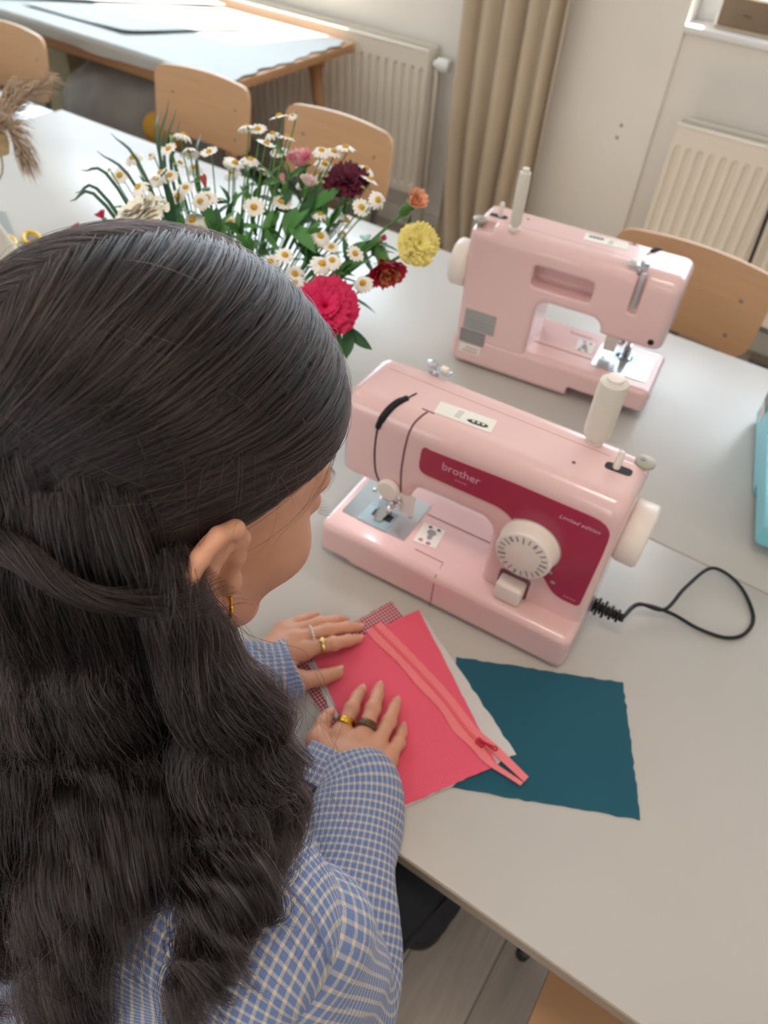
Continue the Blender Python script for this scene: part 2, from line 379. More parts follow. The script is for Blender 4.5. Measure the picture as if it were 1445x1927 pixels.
# ================================================================== curtain
M_CUR = mat('curtain_linen', '#cdbca4', .9, var=.08, scale=300, bump=.3, bscale=700, sheen=.2)
ct = thing('curtain', 'heavy beige curtain hanging in deep folds between the two radiators', 'curtain', (-1.30, 2.86, 0))
nx, nz = 170, 40; V = []; F = []
for j in range(nz + 1):
    z = .02 + 2.6 * j / nz; g = min(1, z / .5); 
    for i in range(nx + 1):
        s = i / nx; x = -1.515 + .43 * s + .012 * math.sin(z * 3 + s * 5) * (1 - g) * 2 + .03 * (1 - min(1, z / .25)) * math.sin(s * 9)
        ph = s * 2 * math.pi * 5.5 + .5 * math.sin(z * 1.1) + .8 * math.sin(s * 7)
        y = 2.855 + (.034 + .012 * math.sin(s * 13 + 1)) * math.sin(ph) * (.8 + .2 * g) + .008 * math.sin(2 * ph + 1 + z)
        V.append((x + .010 * math.cos(ph), y, z))
for j in range(nz):
    for i in range(nx): a = j * (nx + 1) + i; F.append((a, a + 1, a + nx + 2, a + nx + 1))
mob('curtain_panel', V, F, M_CUR, ct, True, True)
M_ROD = mat('rod_metal', '#77736c', .35, .8)
rd = tube('curtain_rod', [(-3.95, 2.855, 2.66), (-1.0, 2.855, 2.66)], .012, M_ROD, ct, world=True); tube('rod_bracket', [(-1.2, 2.855, 2.66), (-1.2, 2.98, 2.66)], .008, M_ROD, ct, world=True)
for k in range(7): V_, F_ = tube_vf([(-1.49 + k * .064, 2.855 + .018 * math.cos(a), 2.654 + .018 * math.sin(a)) for a in np.linspace(0, 6.28, 13)], .0025, 5); mob('curtain_ring', V_, F_, M_ROD, ct, True, True)

# ================================================================== tables
M_TOP = mat('white_laminate', '#c2bdb7', .30, var=.025, scale=14, bump=.03, bscale=500)
M_EDGE = mat('edge_band', '#a59787', .5, var=.05)
M_LEG = mat('table_leg_metal', '#8d8f92', .35, .9)
def table(label, x0, x1, y0, y1):
    t = thing('work_table', label, 'table', ((x0 + x1) / 2, (y0 + y1) / 2, 0)); w_, d_ = (x1 - x0) / 2, (y1 - y0) / 2
    box('tabletop', (-w_, -d_, TAB - .022), (w_, d_, TAB), M_TOP, t, bevel=.002)
    for s in (-1, 1): box('edge_band', (-w_ + .002, s * d_ - .0015, TAB - .0205), (w_ - .002, s * d_ + .0015, TAB - .0015), M_EDGE, t)
    for sx in (-1, 1):
        for sy in (-1, 1): box('leg', (sx * (w_ - .07) - .02, sy * (d_ - .06) - .02, 0), (sx * (w_ - .07) + .02, sy * (d_ - .06) + .02, TAB - .022), M_LEG, t, bevel=.003)
    box('rail', (-w_ + .1, -d_ + .06, TAB - .06), (w_ - .1, -d_ + .085, TAB - .022), M_LEG, t); box('rail', (-w_ + .1, d_ - .085, TAB - .06), (w_ - .1, d_ - .06, TAB - .022), M_LEG, t)
    return t
table('white laminate work table nearest the viewer, with the fabric on it', -2.135, .72, .2967, .9275)
table('white laminate work table in the back row, holding the second pink machine', -2.135, .72, .9305, 1.544)
table('white laminate table at the far left end of the back row', -3.6, -2.138, .905, 1.520)

# back table under the window: wooden, covered with a white cloth
M_WOOD = mat('table_wood', '#b98c63', .5, var=.15, scale=8, stretch=(1, 12, 12))
BX0, BX1, BY0, BY1, BZ = -4.3, -1.93, 2.085, 2.80, .735
bt = thing('wooden_table', 'wooden work table with a white cover, sunlit in front of the window', 'table', ((BX0 + BX1) / 2, (BY0 + BY1) / 2, 0)); bw, bd = (BX1 - BX0) / 2, (BY1 - BY0) / 2
box('tabletop', (-bw, -bd, BZ - .03), (bw, bd, BZ), M_WOOD, bt, bevel=.003)
for sx in (-1, 1):
    for sy in (-1, 1): tube('leg', [(sx * (bw - .13), sy * (bd - .1), BZ - .03), (sx * (bw - .07), sy * (bd - .05), 0)], [.026, .017], M_WOOD, bt, 12)
for sy in (-1, 1): box('apron', (-bw + .1, sy * (bd - .07) - .01, BZ - .10), (bw - .1, sy * (bd - .07) + .01, BZ - .03), M_WOOD, bt)
box('apron', (.2, -bd + .07, BZ - .10), (.22, bd - .07, BZ - .03), M_WOOD, bt)
M_CLOTH = mat('white_cover', '#aeada9', .6, var=.03, scale=20, bump=.12, bscale=40)
V = []; F = []; nx, ny = 90, 34
for j in range(ny + 1):
    for i in range(nx + 1):
        x = BX0 + (BX1 - .012 - BX0) * i / nx; y = BY0 - .004 + (BY1 - BY0 - .02) * j / ny
        if i == nx: x += .008 * math.sin(j * 1.3) + .006 * math.sin(j * .5)
        z = BZ + .003 + .0018 * (1 + math.sin(x * 9 + y * 4) * math.sin(y * 11 - x * 3)) + (.002 if i == nx else 0)
        V.append((x, y, z))
lo_n = len(V); base = 0
for i in range(nx + 1):   # the near hem hangs over the table edge
    V.append((V[i][0], BY0 - .007, BZ - .012)); 
for i in range(nx + 1): V.append((V[i][0], BY0 - .005 - .003 * math.sin(i * .7), BZ - .042 - .004 * math.sin(i * .31)))
for j in range(ny):
    for i in range(nx): a = j * (nx + 1) + i; F.append((a, a + 1, a + nx + 2, a + nx + 1))
for i in range(nx): F.append((i, lo_n + i, lo_n + i + 1, i + 1)); F.append((lo_n + i, lo_n + nx + 1 + i, lo_n + nx + 2 + i, lo_n + i + 1))
cl = mob('table_cover', V, F, M_CLOTH, None, True, origin=((BX0 + BX1) / 2, (BY0 + BY1) / 2, BZ)); tag(cl, 'white cloth cover spread over the wooden table by the window', 'cloth')
# thin paper sheets on it
def sheet(name, label, cat, pix, z, material, curl=.0, thick=.0012):
    P = [on_z(p, z) for p in pix]; C0 = sum(P) / len(P); V = []; F = []; n = 14
    A, B, C, D = P
    for k in (0, 1):
        for j in range(n + 1):
            for i in range(n + 1):
                u, v = i / n, j / n; q = (A * (1 - u) + B * u) * (1 - v) + (D * (1 - u) + C * u) * v
                q = q + np.array([.003 * math.sin(v * 9), .003 * math.sin(u * 8 + 1), curl * (max(0, u - .6) ** 2 * 6 + max(0, .3 - v) ** 2 * 5) + k * thick]); V.append(q)
    N1 = (n + 1) ** 2
    for j in range(n):
        for i in range(n):
            a = j * (n + 1) + i; F += [(a, a + n + 1, a + n + 2, a + 1), (N1 + a, N1 + a + 1, N1 + a + n + 2, N1 + a + n + 1)]
    rim = [i for i in range(n + 1)] + [(j + 1) * (n + 1) + n for j in range(n)] + [n * (n + 1) + n - 1 - i for i in range(n)] + [(n - 1 - j) * (n + 1) for j in range(n - 1)]
    for i in range(len(rim)): a, b = rim[i], rim[(i + 1) % len(rim)]; F.append((a, b, N1 + b, N1 + a))
    o = mob(name, V, F, material, None, True, origin=C0); tag(o, label, cat); return o
M_PAP = mat('pattern_paper', '#a9aeab', .6)
sheet('paper_sheet', 'curled pattern paper sheet lying across the sunlit wooden table', 'paper', [(-60, -8), (425, 12), (380, -6), (30, -30)], BZ + .012, M_PAP, .004)
sheet('paper_sheet', 'flat sheet of pattern paper with a bent edge at the front of the sunlit table', 'paper', [(40, 8), (235, 62), (470, 58), (310, 22)], BZ + .0085, M_PAP, .005)

# ================================================================== chairs
M_PLY = mat('beech_plywood', '#cda27a', .42, var=.10, scale=5, stretch=(1, 1, 14), bump=.04, bscale=80)
M_TUBE = mat('chair_tube', '#6f7072', .3, .9)
M_BLK = mat('black_plastic', '#1a1a1c', .5)
def curved_panel(w_, h_, r, bend, th, lean=0, n=22):
    """rounded rectangle, bent about the vertical axis; x across, z up, y thickness"""
    ol = rounded([(-w_ / 2, 0), (w_ / 2, 0), (w_ / 2, h_), (-w_ / 2, h_)], [r * 1.4, r * 1.4, r, r], 6)
    bm = bmesh.new(); vs = [bm.verts.new((p[0], 0, p[1])) for p in ol]; f = bm.faces.new(vs)
    for k in range(1, n):
        xx = -w_ / 2 + w_ * k / n
        bmesh.ops.bisect_plane(bm, geom=bm.verts[:] + bm.edges[:] + bm.faces[:], plane_co=(xx, 0, 0), plane_no=(1, 0, 0))
    r_ = bmesh.ops.extrude_face_region(bm, geom=bm.faces[:]); 
    for g in r_['geom']:
        if isinstance(g, bmesh.types.BMVert): g.co.y += th
    for v in bm.verts: v.co.y += bend * (1 - (v.co.x / (w_ / 2)) ** 2) + lean * v.co.z; v.co.z += .009 * (1 - (v.co.x / (w_ / 2)) ** 2) * (v.co.z / h_)
    return bm
def make_chair(label):
    """faces -y; origin on the floor under the seat centre"""
    t = thing('plywood_chair', label, 'chair', (0, 0, 0), 0, 'beech plywood chairs')
    b = bm_obj('backrest', curved_panel(.385, .195, .036, .024, .011, .14), M_PLY, t); b.location = (0, .185, .615)
    for s in (-1, 1):
        for k in (0, 1): lathe('screw', [(.0045, 0), (.0045, -.0015), (.002, -.002)], mat('screw_steel', '#b9b5ae', .35, .9), t, 10, 'y', (s * .13,   .185 + .024 * (1 - (.13 / .1925) ** 2) + .14 * (.04 + .085 * k), .655 + .085 * k))
    s_ = bmesh.new(); ol = rounded([(-.19, -.20), (.19, -.20), (.18, .20), (-.18, .20)], .05, 6); vs = [s_.verts.new((p[0], p[1], 0)) for p in ol]; s_.faces.new(vs)
    e = bmesh.ops.extrude_face_region(s_, geom=s_.faces[:]); [setattr(g.co, 'z', .012) for g in e['geom'] if isinstance(g, bmesh.types.BMVert)]
    so_ = bm_obj('seat', s_, M_PLY, t); so_.location = (0, 0, .445)
    for s in (-1, 1):
        tube('leg', spline([(s * .20, -.22, 0), (s * .185, -.17, .42), (s * .16, -.10, .433)], 9), .010, M_TUBE, t)
        tube('leg', spline([(s * .20, .24, 0), (s * .17, .17, .42), (s * .15, .21, .62), (s * .14, .235, .74)], 12), .010, M_TUBE, t)
        tube('seat_rail', [(s * .16, -.10, .433), (s * .165, .165, .433)], .009, M_TUBE, t)
        for yy, xx in ((-.22, .20), (.24, .20)): lathe('foot_cap', [(.013, 0), (.013, .03), (.011, .032)], M_BLK, t, 12, 'z', (s * xx, yy, 0))
    tube('crossbar', [(-.165, .12, .433), (.165, .12, .433)], .009, M_TUBE, t)
    return t
ch0 = make_chair('plywood chair with its backrest wholly in view behind the flowers, middle of the back row')
def put_chair(first, label, x, y, rz):
    o = ch0 if first else copy_tree(ch0); o.location = (x, y, 0); o.rotation_euler = (0, 0, rz); o['label'] = label; return o
put_chair(True, 'plywood chair whose backrest stands right behind the tall green blades of the bouquet', -1.865, 1.665, .03)
put_chair(False, 'plywood chair with its backrest behind the burgundy carnation', -1.348, 1.665, -.02)
put_chair(False, 'plywood chair cut by the left edge, behind the dried grass', -2.665, 1.565, .0)
put_chair(False, 'plywood chair behind the second pink machine, in front of the fluted radiator', -.262, 1.560, -.03)
put_chair(False, 'plywood chair tucked under the front table, only its seat showing at the bottom edge', .29, .31, math.pi)
put_chair(False, 'plywood chair the woman is sitting on, hidden beneath her', -.29, .02, math.pi)

# ================================================================== things under the back table
M_BAG = mat('cloudy_plastic_bag', '#8b8683', .35, var=.15, scale=6, trans=.0, bump=.5, bscale=14, alpha=.93)
bag_c = np.array([-2.66, 2.30, .0])
def bag_sdf(P):
    q = P - bag_c; d = sd_ell(q, (0, .0, .30), (.36, .20, .34)); d = smin(d, sd_ell(q, (-.22, 0, .28), (.22, .18, .26)), .1); d = smin(d, sd_ell(q, (.20, .0, .36), (.17, .17, .30)), .1)
    d = d + .022 * vnoise(q, 2.2, 3) + .010 * np.abs(vnoise(q, 5, 4)); return np.maximum(d, .004 - P[..., 2])
V, F = nets(bag_sdf, bag_c + (-.55, -.3, -.05), bag_c + (.5, .32, .69), .02); b_ = mob('plastic_bag', V, F, M_BAG, None, True, origin=bag_c); tag(b_, 'big cloudy grey plastic bag stuffed under the wooden table', 'bag')
box_t = lambda nm, lab, cat, lo, hi, c: tag(box(nm, lo, hi, mat(nm + c, c, .7), bevel=.006, origin=((lo[0] + hi[0]) / 2, (lo[1] + hi[1]) / 2, lo[2])), lab, cat)
box_t('shade_box', 'dark box standing in for shade behind the plastic bag under the wooden table', 'box', (-3.12, 2.56, 0), (-2.72, 2.78, .60), '#3b3033')  # dark volume put where there is only shade below the table edge
box_t('cardboard_box', 'pale cardboard box beside the plastic bag at the far left', 'box', (-3.55, 2.40, 0), (-3.20, 2.70, .52), '#b9ae8e')
def bundle(nm, lab, c, r, col, seed):
    c = np.array(c, float); r = np.array(r)
    fn = lambda P: np.maximum(sd_ell(P, c, r) + .02 * vnoise(P, 4, seed), .003 - P[..., 2])
    V, F = nets(fn, np.maximum(c - r - .05, [-9, -9, -.05]), c + r + .05, .014); o = mob(nm, V, F, mat(nm + col, col, .9, var=.15, bump=.3), None, True, origin=(c[0], c[1], 0)); tag(o, lab, 'cloth bundle')
bundle('cloth_bundle', 'dark red cloth bundle on the floor between bag and chair', (-2.30, 2.02, .20), (.085, .08, .23), '#7c2b33', 1)
bundle('cloth_bundle', 'mustard yellow cloth bundle on top of the dark red one', (-2.27, 2.06, .50), (.08, .07, .075), '#b0802c', 2)
bundle('cloth_bundle', 'dark green cloth bundle at the foot of the plastic bag', (-2.46, 2.00, .17), (.05, .05, .20), '#22322f', 5)

# ================================================================== niche: speaker and white appliance
sp_l, sp_r = on_y((1333, 58), 3.02), on_y((1418, 80), 3.02)
sx0, sx1 = -.655, -.445
spk = thing('bluetooth_speaker', 'small cream radio-style speaker with brown grille standing in the niche', 'speaker', ((sx0 + sx1) / 2, 3.045, c2)); hw = (sx1 - sx0) / 2
box('case', (-hw, -.035, 0), (hw, .035, .105), mat('speaker_cream', '#ece6dc', .45), spk, bevel=.012, seg=3)
box('grille', (-hw + .012, -.038, .012), (hw - .012, -.033, .093), mat('speaker_grille', '#8b7660', .7, var=.35, scale=500), spk, bevel=.006)
box('front_trim', (-hw + .008, -.0365, .006), (hw - .008, -.0335, .010), mat('speaker_trim', '#d2b48e', .4), spk)
text_mesh('~', .05, 'emblem', mat('emblem_brown', '#5e4c3e', .6), spk, Matrix.Translation((-.02, -.0385, .035)) @ Matrix.Rotation(math.pi / 2, 4, 'X'))
tube('control_mark', [(-.012, .0, .1052), (.0, -.004, .1052), (.012, .0, .1052)], .0012, mat('mark_grey', '#a59f96', .6), spk)
pur = thing('white_appliance', 'rounded white appliance standing right of the small speaker', 'appliance', (-.35, 3.06, c2))
lathe('housing', [(.055, 0), (.066, .006), (.07, .02), (.07, .24), (.062, .255), (.001, .258)], mat('appliance_white', '#dfdedb', .4), pur, 32); lathe('base_ring', [(.071, .003), (.0725, .006), (.0725, .012), (.071, .015)], mat('appliance_ring', '#bdbcb8', .4), pur, 32)

# ================================================================== sewing machines
M_PINK = mat('machine_pink', '#ebc5c2', .22, var=.015, coat=.3)
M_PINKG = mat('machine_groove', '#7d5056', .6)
M_CRIM = mat('panel_crimson', '#a8324f', .25, var=.03, coat=.2)
M_CREAM = mat('cream_plastic', '#f0e4da', .35, var=.02)
M_STEEL = mat('brushed_steel', '#c9cfd2', .28, .95, var=.05)
M_CHROME = mat('polished_chrome', '#d8d8d8', .12, 1.)
M_DARK = mat('dark_opening', '#120f12', .6)
M_LABEL = mat('paper_label', '#efe9df', .6)
M_INK = mat('label_ink', '#2b2a2c', .7); M_INKG = mat('label_ink_grey', '#9a9496', .7); M_INKW = mat('panel_print', '#d9a9b5', .5); M_INKR = mat('panel_print_dim', '#bf7286', .5)
def bed_sdf(P):
    d = sd_box(P, (0, 0, .005), (.382, .1505, .068), .011)
    d = smax(d, -sd_box(P, (-.2, .100, -.2), (.145, .3, .027), .004), .003)
    return smax(d, -sd_box(P, (-.05, -.05, -.05), (.05, .2, .014), .004), .006)
def body_sdf(P):
    def yz(z0, z1, y0, y1, r):
        q0 = np.abs(P[..., 1] - (y0 + y1) / 2) - (y1 - y0) / 2 + r; q1 = np.abs(P[..., 2] - (z0 + z1) / 2) - (z1 - z0) / 2 + r
        return np.hypot(np.maximum(q0, 0), np.maximum(q1, 0)) + np.minimum(np.maximum(q0, q1), 0) - r
    def xr(x0, x1): return np.abs(P[..., 0] - (x0 + x1) / 2) - (x1 - x0) / 2
    X = P[..., 0]
    outer = smax(yz(-.05, .280, .034, .150, .027), xr(.010, .382), .020)
    hole = sd_box(P, (.118, -.1, .0), (.238, .3, .176), .022)                       # opening under the arm
    under = sd_box(P, (-.1, -.1, -.1), (.128, .3, .150), .012)                      # below the needle head
    d = smax(outer, -np.minimum(hole, under), .012)
    d = smax(d, .06 - P[..., 2], .004)
    d = smax(d, -sd_box(P, (.148, .112, .200), (.256, .2, .240), .008), .003)        # carrying handle at the back
    d = smax(d, -sd_box(P, (.07, .140, .205), (.084, .2, .30), .003), .003)          # slot of the presser lever
    d = smax(d, -sd_box(P, (.343, .118, .268), (.40, .2, .30), .004), .004)          # lowered corner for the bobbin winder
    return d
def oval(cx, cz, rx, rz, n=24): return [(cx + rx * math.cos(a), cz + rz * math.sin(a)) for a in np.linspace(0, 2 * math.pi, n, endpoint=False)]
def on_body(pts, lift=0., n=24):
    P = spline(pts, n); P = project(body_sdf, P, 12); e = 5e-4
    g = np.stack([body_sdf(P + np.eye(3)[i] * e) - body_sdf(P - np.eye(3)[i] * e) for i in range(3)], 1); g /= np.linalg.norm(g, axis=1)[:, None] + 1e-9
    return P + g * lift
def make_machine(label):
    t = thing('sewing_machine', label, 'sewing machine', (0, 0, 0), 0, 'sewing machines on the tables')
    V, F = nets(bed_sdf, (-.02, -.02, -.01), (.40, .175, .095), .0034); mob('bed', project(bed_sdf, V, 2), F, M_PINK, t, True)
    V, F = nets(body_sdf, (-.01, .015, .045), (.40, .17, .30), .0034); mob('body', project(body_sdf, V, 2), F, M_PINK, t, True)
    for x, y in ((.075, .03), (.075, .1), (.35, .03), (.35, .125)): lathe('foot', [(.011, 0), (.012, .003), (.010, .009)], M_DARK, t, 14, 'z', (x, y, 0))
    # crimson front panel hugging the dial
    ol = rounded([(.1285, .2525), (.127, .207), (.243, .207), (.2635, .196)], [.012, .014, .014, .006], 5)
    cx, cz, rr = .2895, .169, .0405
    for a in np.radians(np.linspace(118, -38, 18)): ol.append(np.array([cx + rr * math.cos(a), cz + rr * math.sin(a)]))
    ol += rounded([(.317, .126), (.338, .1015), (.3715, .1015), (.374, .2), (.3735, .252), (.25, .2525)], [.008, .014, .008, .01, .026, .0], 6)
    pn = prism('front_panel', ol, .0325, .036, M_CRIM, t)
    RX = Matrix.Rotation(math.pi / 2, 4, 'X')
    text_mesh('brother', .0165, 'panel_lettering', M_INKW, pn, Matrix.Translation((.158, .0323, .228)) @ RX)
    text_mesh('Limited edition', .0082, 'panel_lettering', M_INKW, pn, Matrix.Translation((.312, .0323, .232)) @ RX, shear=.35)
    for x0, z0, k in ((.349, .1085, 4), (.178, .2185, 4)):            # tiny illegible print
        for q in range(k): prism('small_print', [(x0 + q * .0042, z0), (x0 + q * .0042 + .003, z0), (x0 + q * .0042 + .003, z0 + .0026), (x0 + q * .0042, z0 + .0026)], .0321, .033, M_INKR, pn)
    # pattern dial
    dl = lathe('stitch_dial', [(.0385, .035), (.039, .030), (.0372, .0285), (.0366, .012), (.0352, .0095), (.034, .0090), (.001, .0085)], M_CREAM, t, 48, 'y', (cx, 0, cz), angle=50)
    for k in range(22):
        a = 2 * math.pi * k / 22; ca, sa = math.cos(a), math.sin(a); r0, r1 = (.0245, .0320) if k % 3 else (.0220, .0320)
        w_ = .0007 if k % 4 else .0014
        prism('dial_mark', [(cx + r0 * ca - w_ * sa, cz + r0 * sa + w_ * ca), (cx + r1 * ca - w_ * sa, cz + r1 * sa + w_ * ca), (cx + r1 * ca + w_ * sa, cz + r1 * sa - w_ * ca), (cx + r0 * ca + w_ * sa, cz + r0 * sa - w_ * ca)],   .0078, .0092, M_INKG, dl)
    # two tiny printed stitch symbols beside the dial, reverse button with its recess
    for q, (px_, pz_) in enumerate(((.324, .139), (.331, .124))): prism('stitch_symbol', oval(px_, pz_, .0035, .0025, 10), .0318, .033, M_INKG if q else M_STEEL, pn)
    prism('button_recess', rounded([(.262, .066), (.305, .066), (.305, .107), (.262, .107)], .006), .0330, .0352, M_PINKG, t)
    bb = bm_obj('reverse_button', box_bm((.2655, .012, .070), (.3015, .036, .100), .004, 3), M_CREAM, t)
    # threading slits over the needle head
    P = on_body([(.0885, .085, .28), (.080, .06, .28), (.066, .034, .255), (.0625, .034, .215), (.0655, .034, .178), (.0725, .034, .160)], 0, 40)
    V, F = tube_vf(P, .0013, 6); mob('thread_slit', V, F, M_DARK, t, True)
    V, F = tube_vf(P[4:19], np.array([.001] + [.0044] * 3 + [.005] * 7 + [.004] * 3 + [.001]), 8); mob('take_up_slot', V, F, M_DARK, t, True)
    P = on_body([(.1175, .060, .28), (.110, .040, .272), (.105, .034, .235), (.1035, .034, .195), (.106, .034, .158)], 0, 34); V, F = tube_vf(P, .0014, 6); mob('thread_slit', V, F, M_PINKG, t, True)
    P = on_body([(.109, .062, .28), (.126, .062, .28)], 0, 6); V, F = tube_vf(P, .0009, 6); mob('thread_slit', V, F, M_PINKG, t, True)
    P = on_body([(.02, .112, .28), (.2, .112, .28), (.335, .112, .28)], -.0004, 30); V, F = tube_vf(P, .0006, 5); mob('seam_line', V, F, M_PINKG, t, True)
    V, F = tube_vf([(.187, -.0002, .006), (.187, -.0002, .055), (.186, .004, .0668), (.184, .03, .0682), (.14, .0305, .0682)], .0006, 5); mob('seam_line', V, F, M_PINKG, t, True)
    V, F = tube_vf([(.122, .100, .0683), (.236, .100, .0683)], .0006, 5); mob('seam_line', V, F, M_PINKG, t, True)
    # needle plate, bobbin cover, presser foot, needle
    npl = prism('needle_plate', rounded([(.016, .035), (.119, .035), (.119, .118), (.016, .118)], .003), .0675, .0695, M_STEEL, t, 'xy')
    prism('bobbin_cover', [(.043, .034), (.090, .034), (.090, .073), (.043, .073)], .0690, .0700, mat('clear_cover', '#9fb4bb', .12, .3), npl, 'xy'); prism('feed_slot', [(.055, .052), (.086, .052), (.086, .066), (.055, .066)], .0698, .0704, M_DARK, npl, 'xy')
    for x, y in ((.034, .098), (.104, .080)): lathe('screw', [(.0035, .0690), (.0035, .0705), (.001, .071)], M_CHROME, npl, 12, 'z', (x, y, 0))
    pf = prism('presser_foot', rounded([(.062, .045), (.074, .045), (.078, .070), (.058, .070)], .003), .0708, .0738, M_CHROME, t, 'xy'); prism('foot_holder', rounded([(.060, .072), (.076, .072), (.074, .1), (.062, .1)], .002), .060, .068, M_CHROME, pf, 'xz')
    V, F = tube_vf([(.068, .068, .074), (.068, .072, .158)], .0035, 10); mob('presser_bar', V, F, M_CHROME, t, True)
    V, F = tube_vf([(.080, .066, .072), (.080, .066, .10)], .0008, 6); nd = mob('needle', V, F, M_CHROME, t, True)
    V, F = tube_vf([(.080, .066, .10), (.080, .066, .158)], .0038, 10); mob('needle_bar', V, F, M_CHROME, t, True)
    lathe('needle_clamp', [(.006, 0), (.006, .009), (.004, .013)], M_CHROME, t, 12, 'x', (.080, .066, .102)); lathe('clamp_screw', [(.004, .050), (.004, .058), (.0055, .058), (.0055, .064)], M_CHROME, t, 12, 'y', (.084, 0, .098))
    prism('threader_plate', rounded([(.089, .080), (.112, .080), (.112, .120), (.089, .120)], .003), .070, .073, M_CREAM, t)
    lathe('thread_disc', [(.0150, .033), (.0165, .030), (.0165, .0265), (.0140, .0240), (.001, .0236)], M_CREAM, t, 28, 'y', (.0905, 0, .158))
    lathe('lamp_lens', [(.009, .145), (.008, .149), (.001, .151)], mat('lens_white', '#ffffff', .3), t, 16, 'z', (.045, .07, 0))
    # top: spool pin, bobbin winder, thread guide, label
    lathe('spool_pin', [(.011, .2785), (.011, .284), (.0035, .2845), (.0032, .345), (.001, .347)], M_CREAM, t, 16, 'z', (.309, .128, 0))
    prism('winder_slot', rounded([(.334, .088), (.366, .090), (.366, .103), (.334, .101)], .006), .2785, .2808, M_DARK, t, 'xy')
    lathe('winder_pin', [(.0045, .280), (.0045, .302), (.003, .305), (.001, .3055)], M_CREAM, t, 14, 'z', (.347, .0955, 0))
    ws = lathe('winder_stop', [(.004, .267), (.004, .277), (.012, .2775), (.0125, .2815), (.011, .2825), (.001, .283)], mat('grey_plastic', '#a8a596', .4), t, 24, 'z', (.373, .126, 0)); lathe('stop_mark', [(.0035, .2828), (.0035, .2836), (.001, .2837)], M_INKG, ws, 12, 'z', (.370, .126, 0))
    lathe('pin_hole', [(.0022, .2795), (.0022, .2806), (.001, .2807)], M_PINKG, t, 10, 'z', (.302, .076, 0))
    tg = bm_obj('thread_guide', box_bm((.074, .134, .283), (.108, .146, .286), .001), M_STEEL, t); tube('guide_post', [(.087, .140, .27), (.087, .140, .284)], .0045, M_STEEL, tg); lathe('guide_disc', [(.007, .286), (.008, .289), (.007, .293), (.001, .294)], M_STEEL, tg, 16, 'z', (.081, .140, 0)); box('guide_tab', (.094, .136, .286), (.104, .144, .292), M_CREAM, tg, bevel=.001)
    bm_l = box_bm((.0735, .147, .215), (.0805, .1515, .279), .001); lv = bm_obj('presser_lever', bm_l, M_STEEL, t)
    lb = prism('top_label', rounded([(.124, .064), (.199, .068), (.196, .094), (.121, .088)], .001), .2796, .2806, M_LABEL, t, 'xy')
    prism('printed_logo', rounded([(.163, .074), (.170, .071), (.188, .0725), (.193, .0765), (.188, .080), (.170, .0785)], .003), .2804, .2809, M_INK, lb, 'xy')
    for k in range(3): prism('logo_letter', oval(.1725 + k * .0063, .0757 + k * .0006, .0021, .0017, 8), .2807, .2811, M_LABEL, lb, 'xy')
    for k in range(4): prism('printed_line', [(.148, .0715 + k * .004), (.156, .072 + k * .004), (.156, .0728 + k * .004), (.148, .0723 + k * .004)], .2804, .2809, M_INKG, lb, 'xy')
    sk = prism('bed_sticker', rounded([(.130, .042), (.163, .046), (.160, .085), (.126, .083)], .002), .0678, .0688, M_LABEL, t, 'xy')
    for x, y, rx, ry, c in ((.1385, .079, .003, .0022, M_INK), (.1515, .080, .003, .0022, M_INK), (.145, .070, .007, .006, M_INKG), (.1465, .061, .004, .005, M_INKG), (.138, .050, .0038, .003, M_INKR), (.150, .0495, .0038, .003, M_INKR)): prism('sticker_mark', oval(x, y, rx, ry, 12), .0686, .0691, c, sk, 'xy')
    # hand wheel, back labels, screw holes
    lathe('hand_wheel', [(.030, .376), (.038, .382), (.0415, .386), (.042, .408), (.039, .412), (.030, .413), (.001, .411)], M_CREAM, t, 40, 'x', (0, .110, .186), angle=50)
    for nm, x0, x1, z0, z1, m_ in (('rating_label', .303, .364, .082, .122, mat('silver_label', '#a9aaa6', .4, .4)), ('warning_label', .318, .368, .052, .079, mat('grey_label', '#8d8a88', .5)), ('paper_sticker', .322, .366, .030, .049, M_LABEL)):
        s_ = prism(nm, [(x0, z0), (x1, z0), (x1, z1), (x0, z1)], .1490, .1516, m_, t)
        for k in range(3): prism('printed_line', [(x0 + .006, z0 + .004 + k * .007), (x1 - .008 - .006 * (k % 2), z0 + .004 + k * .007), (x1 - .008 - .006 * (k % 2), z0 + .006 + k * .007), (x0 + .006, z0 + .006 + k * .007)], .1514, .1519, M_INKG if m_ is not M_LABEL else M_INKR, s_) if z0 + .007 + k * .007 < z1 else None
    lathe('screw_hole', [(.0055, .1492), (.0055, .1504), (.001, .1505)], M_DARK, t, 16, 'y', (.030, 0, .166)); lathe('screw_hole', [(.004, -.0005), (.004, .0), (.001, .0005)], M_DARK, t, 12, 'x', (.0, .107, .036))
    lathe('power_socket', [(.012, .3815), (.012, .3828), (.001, .3829)], M_DARK, t, 16, 'x', (0, .100, .042))
    return t
MR = math.atan2(.021, .374)
mach = make_machine('pink sewing machine with crimson front panel and white thread spool, facing the viewer'); mach.location = (-.441, .592, TAB); mach.rotation_euler = (0, 0, MR)
def mworld(p, o): c, s = math.cos(o.rotation_euler.z), math.sin(o.rotation_euler.z); return np.array([o.location.x + c * p[0] - s * p[1], o.location.y + s * p[0] + c * p[1], o.location.z + p[2]])
mach2 = copy_tree(mach); mach2['label'] = 'pink sewing machine seen from its back, standing on the rear table row'
a_ = math.radians(186.5); mach2.rotation_euler = (0, 0, a_)
mach2.location = (-.538 - (math.cos(a_) * .38 - math.sin(a_) * .155), 1.147 - (math.sin(a_) * .38 + math.cos(a_) * .155), TAB)
mach3 = copy_tree(mach); mach3['label'] = 'turquoise sewing machine cut off by the right edge of the picture'; a_ = math.radians(102.6)
mach3.rotation_euler = (0, 0, a_); mach3.location = (.241, 1.021, TAB)
M_TEAL = mat('machine_turquoise', '#7fcbd8', .3, var=.02, coat=.2)
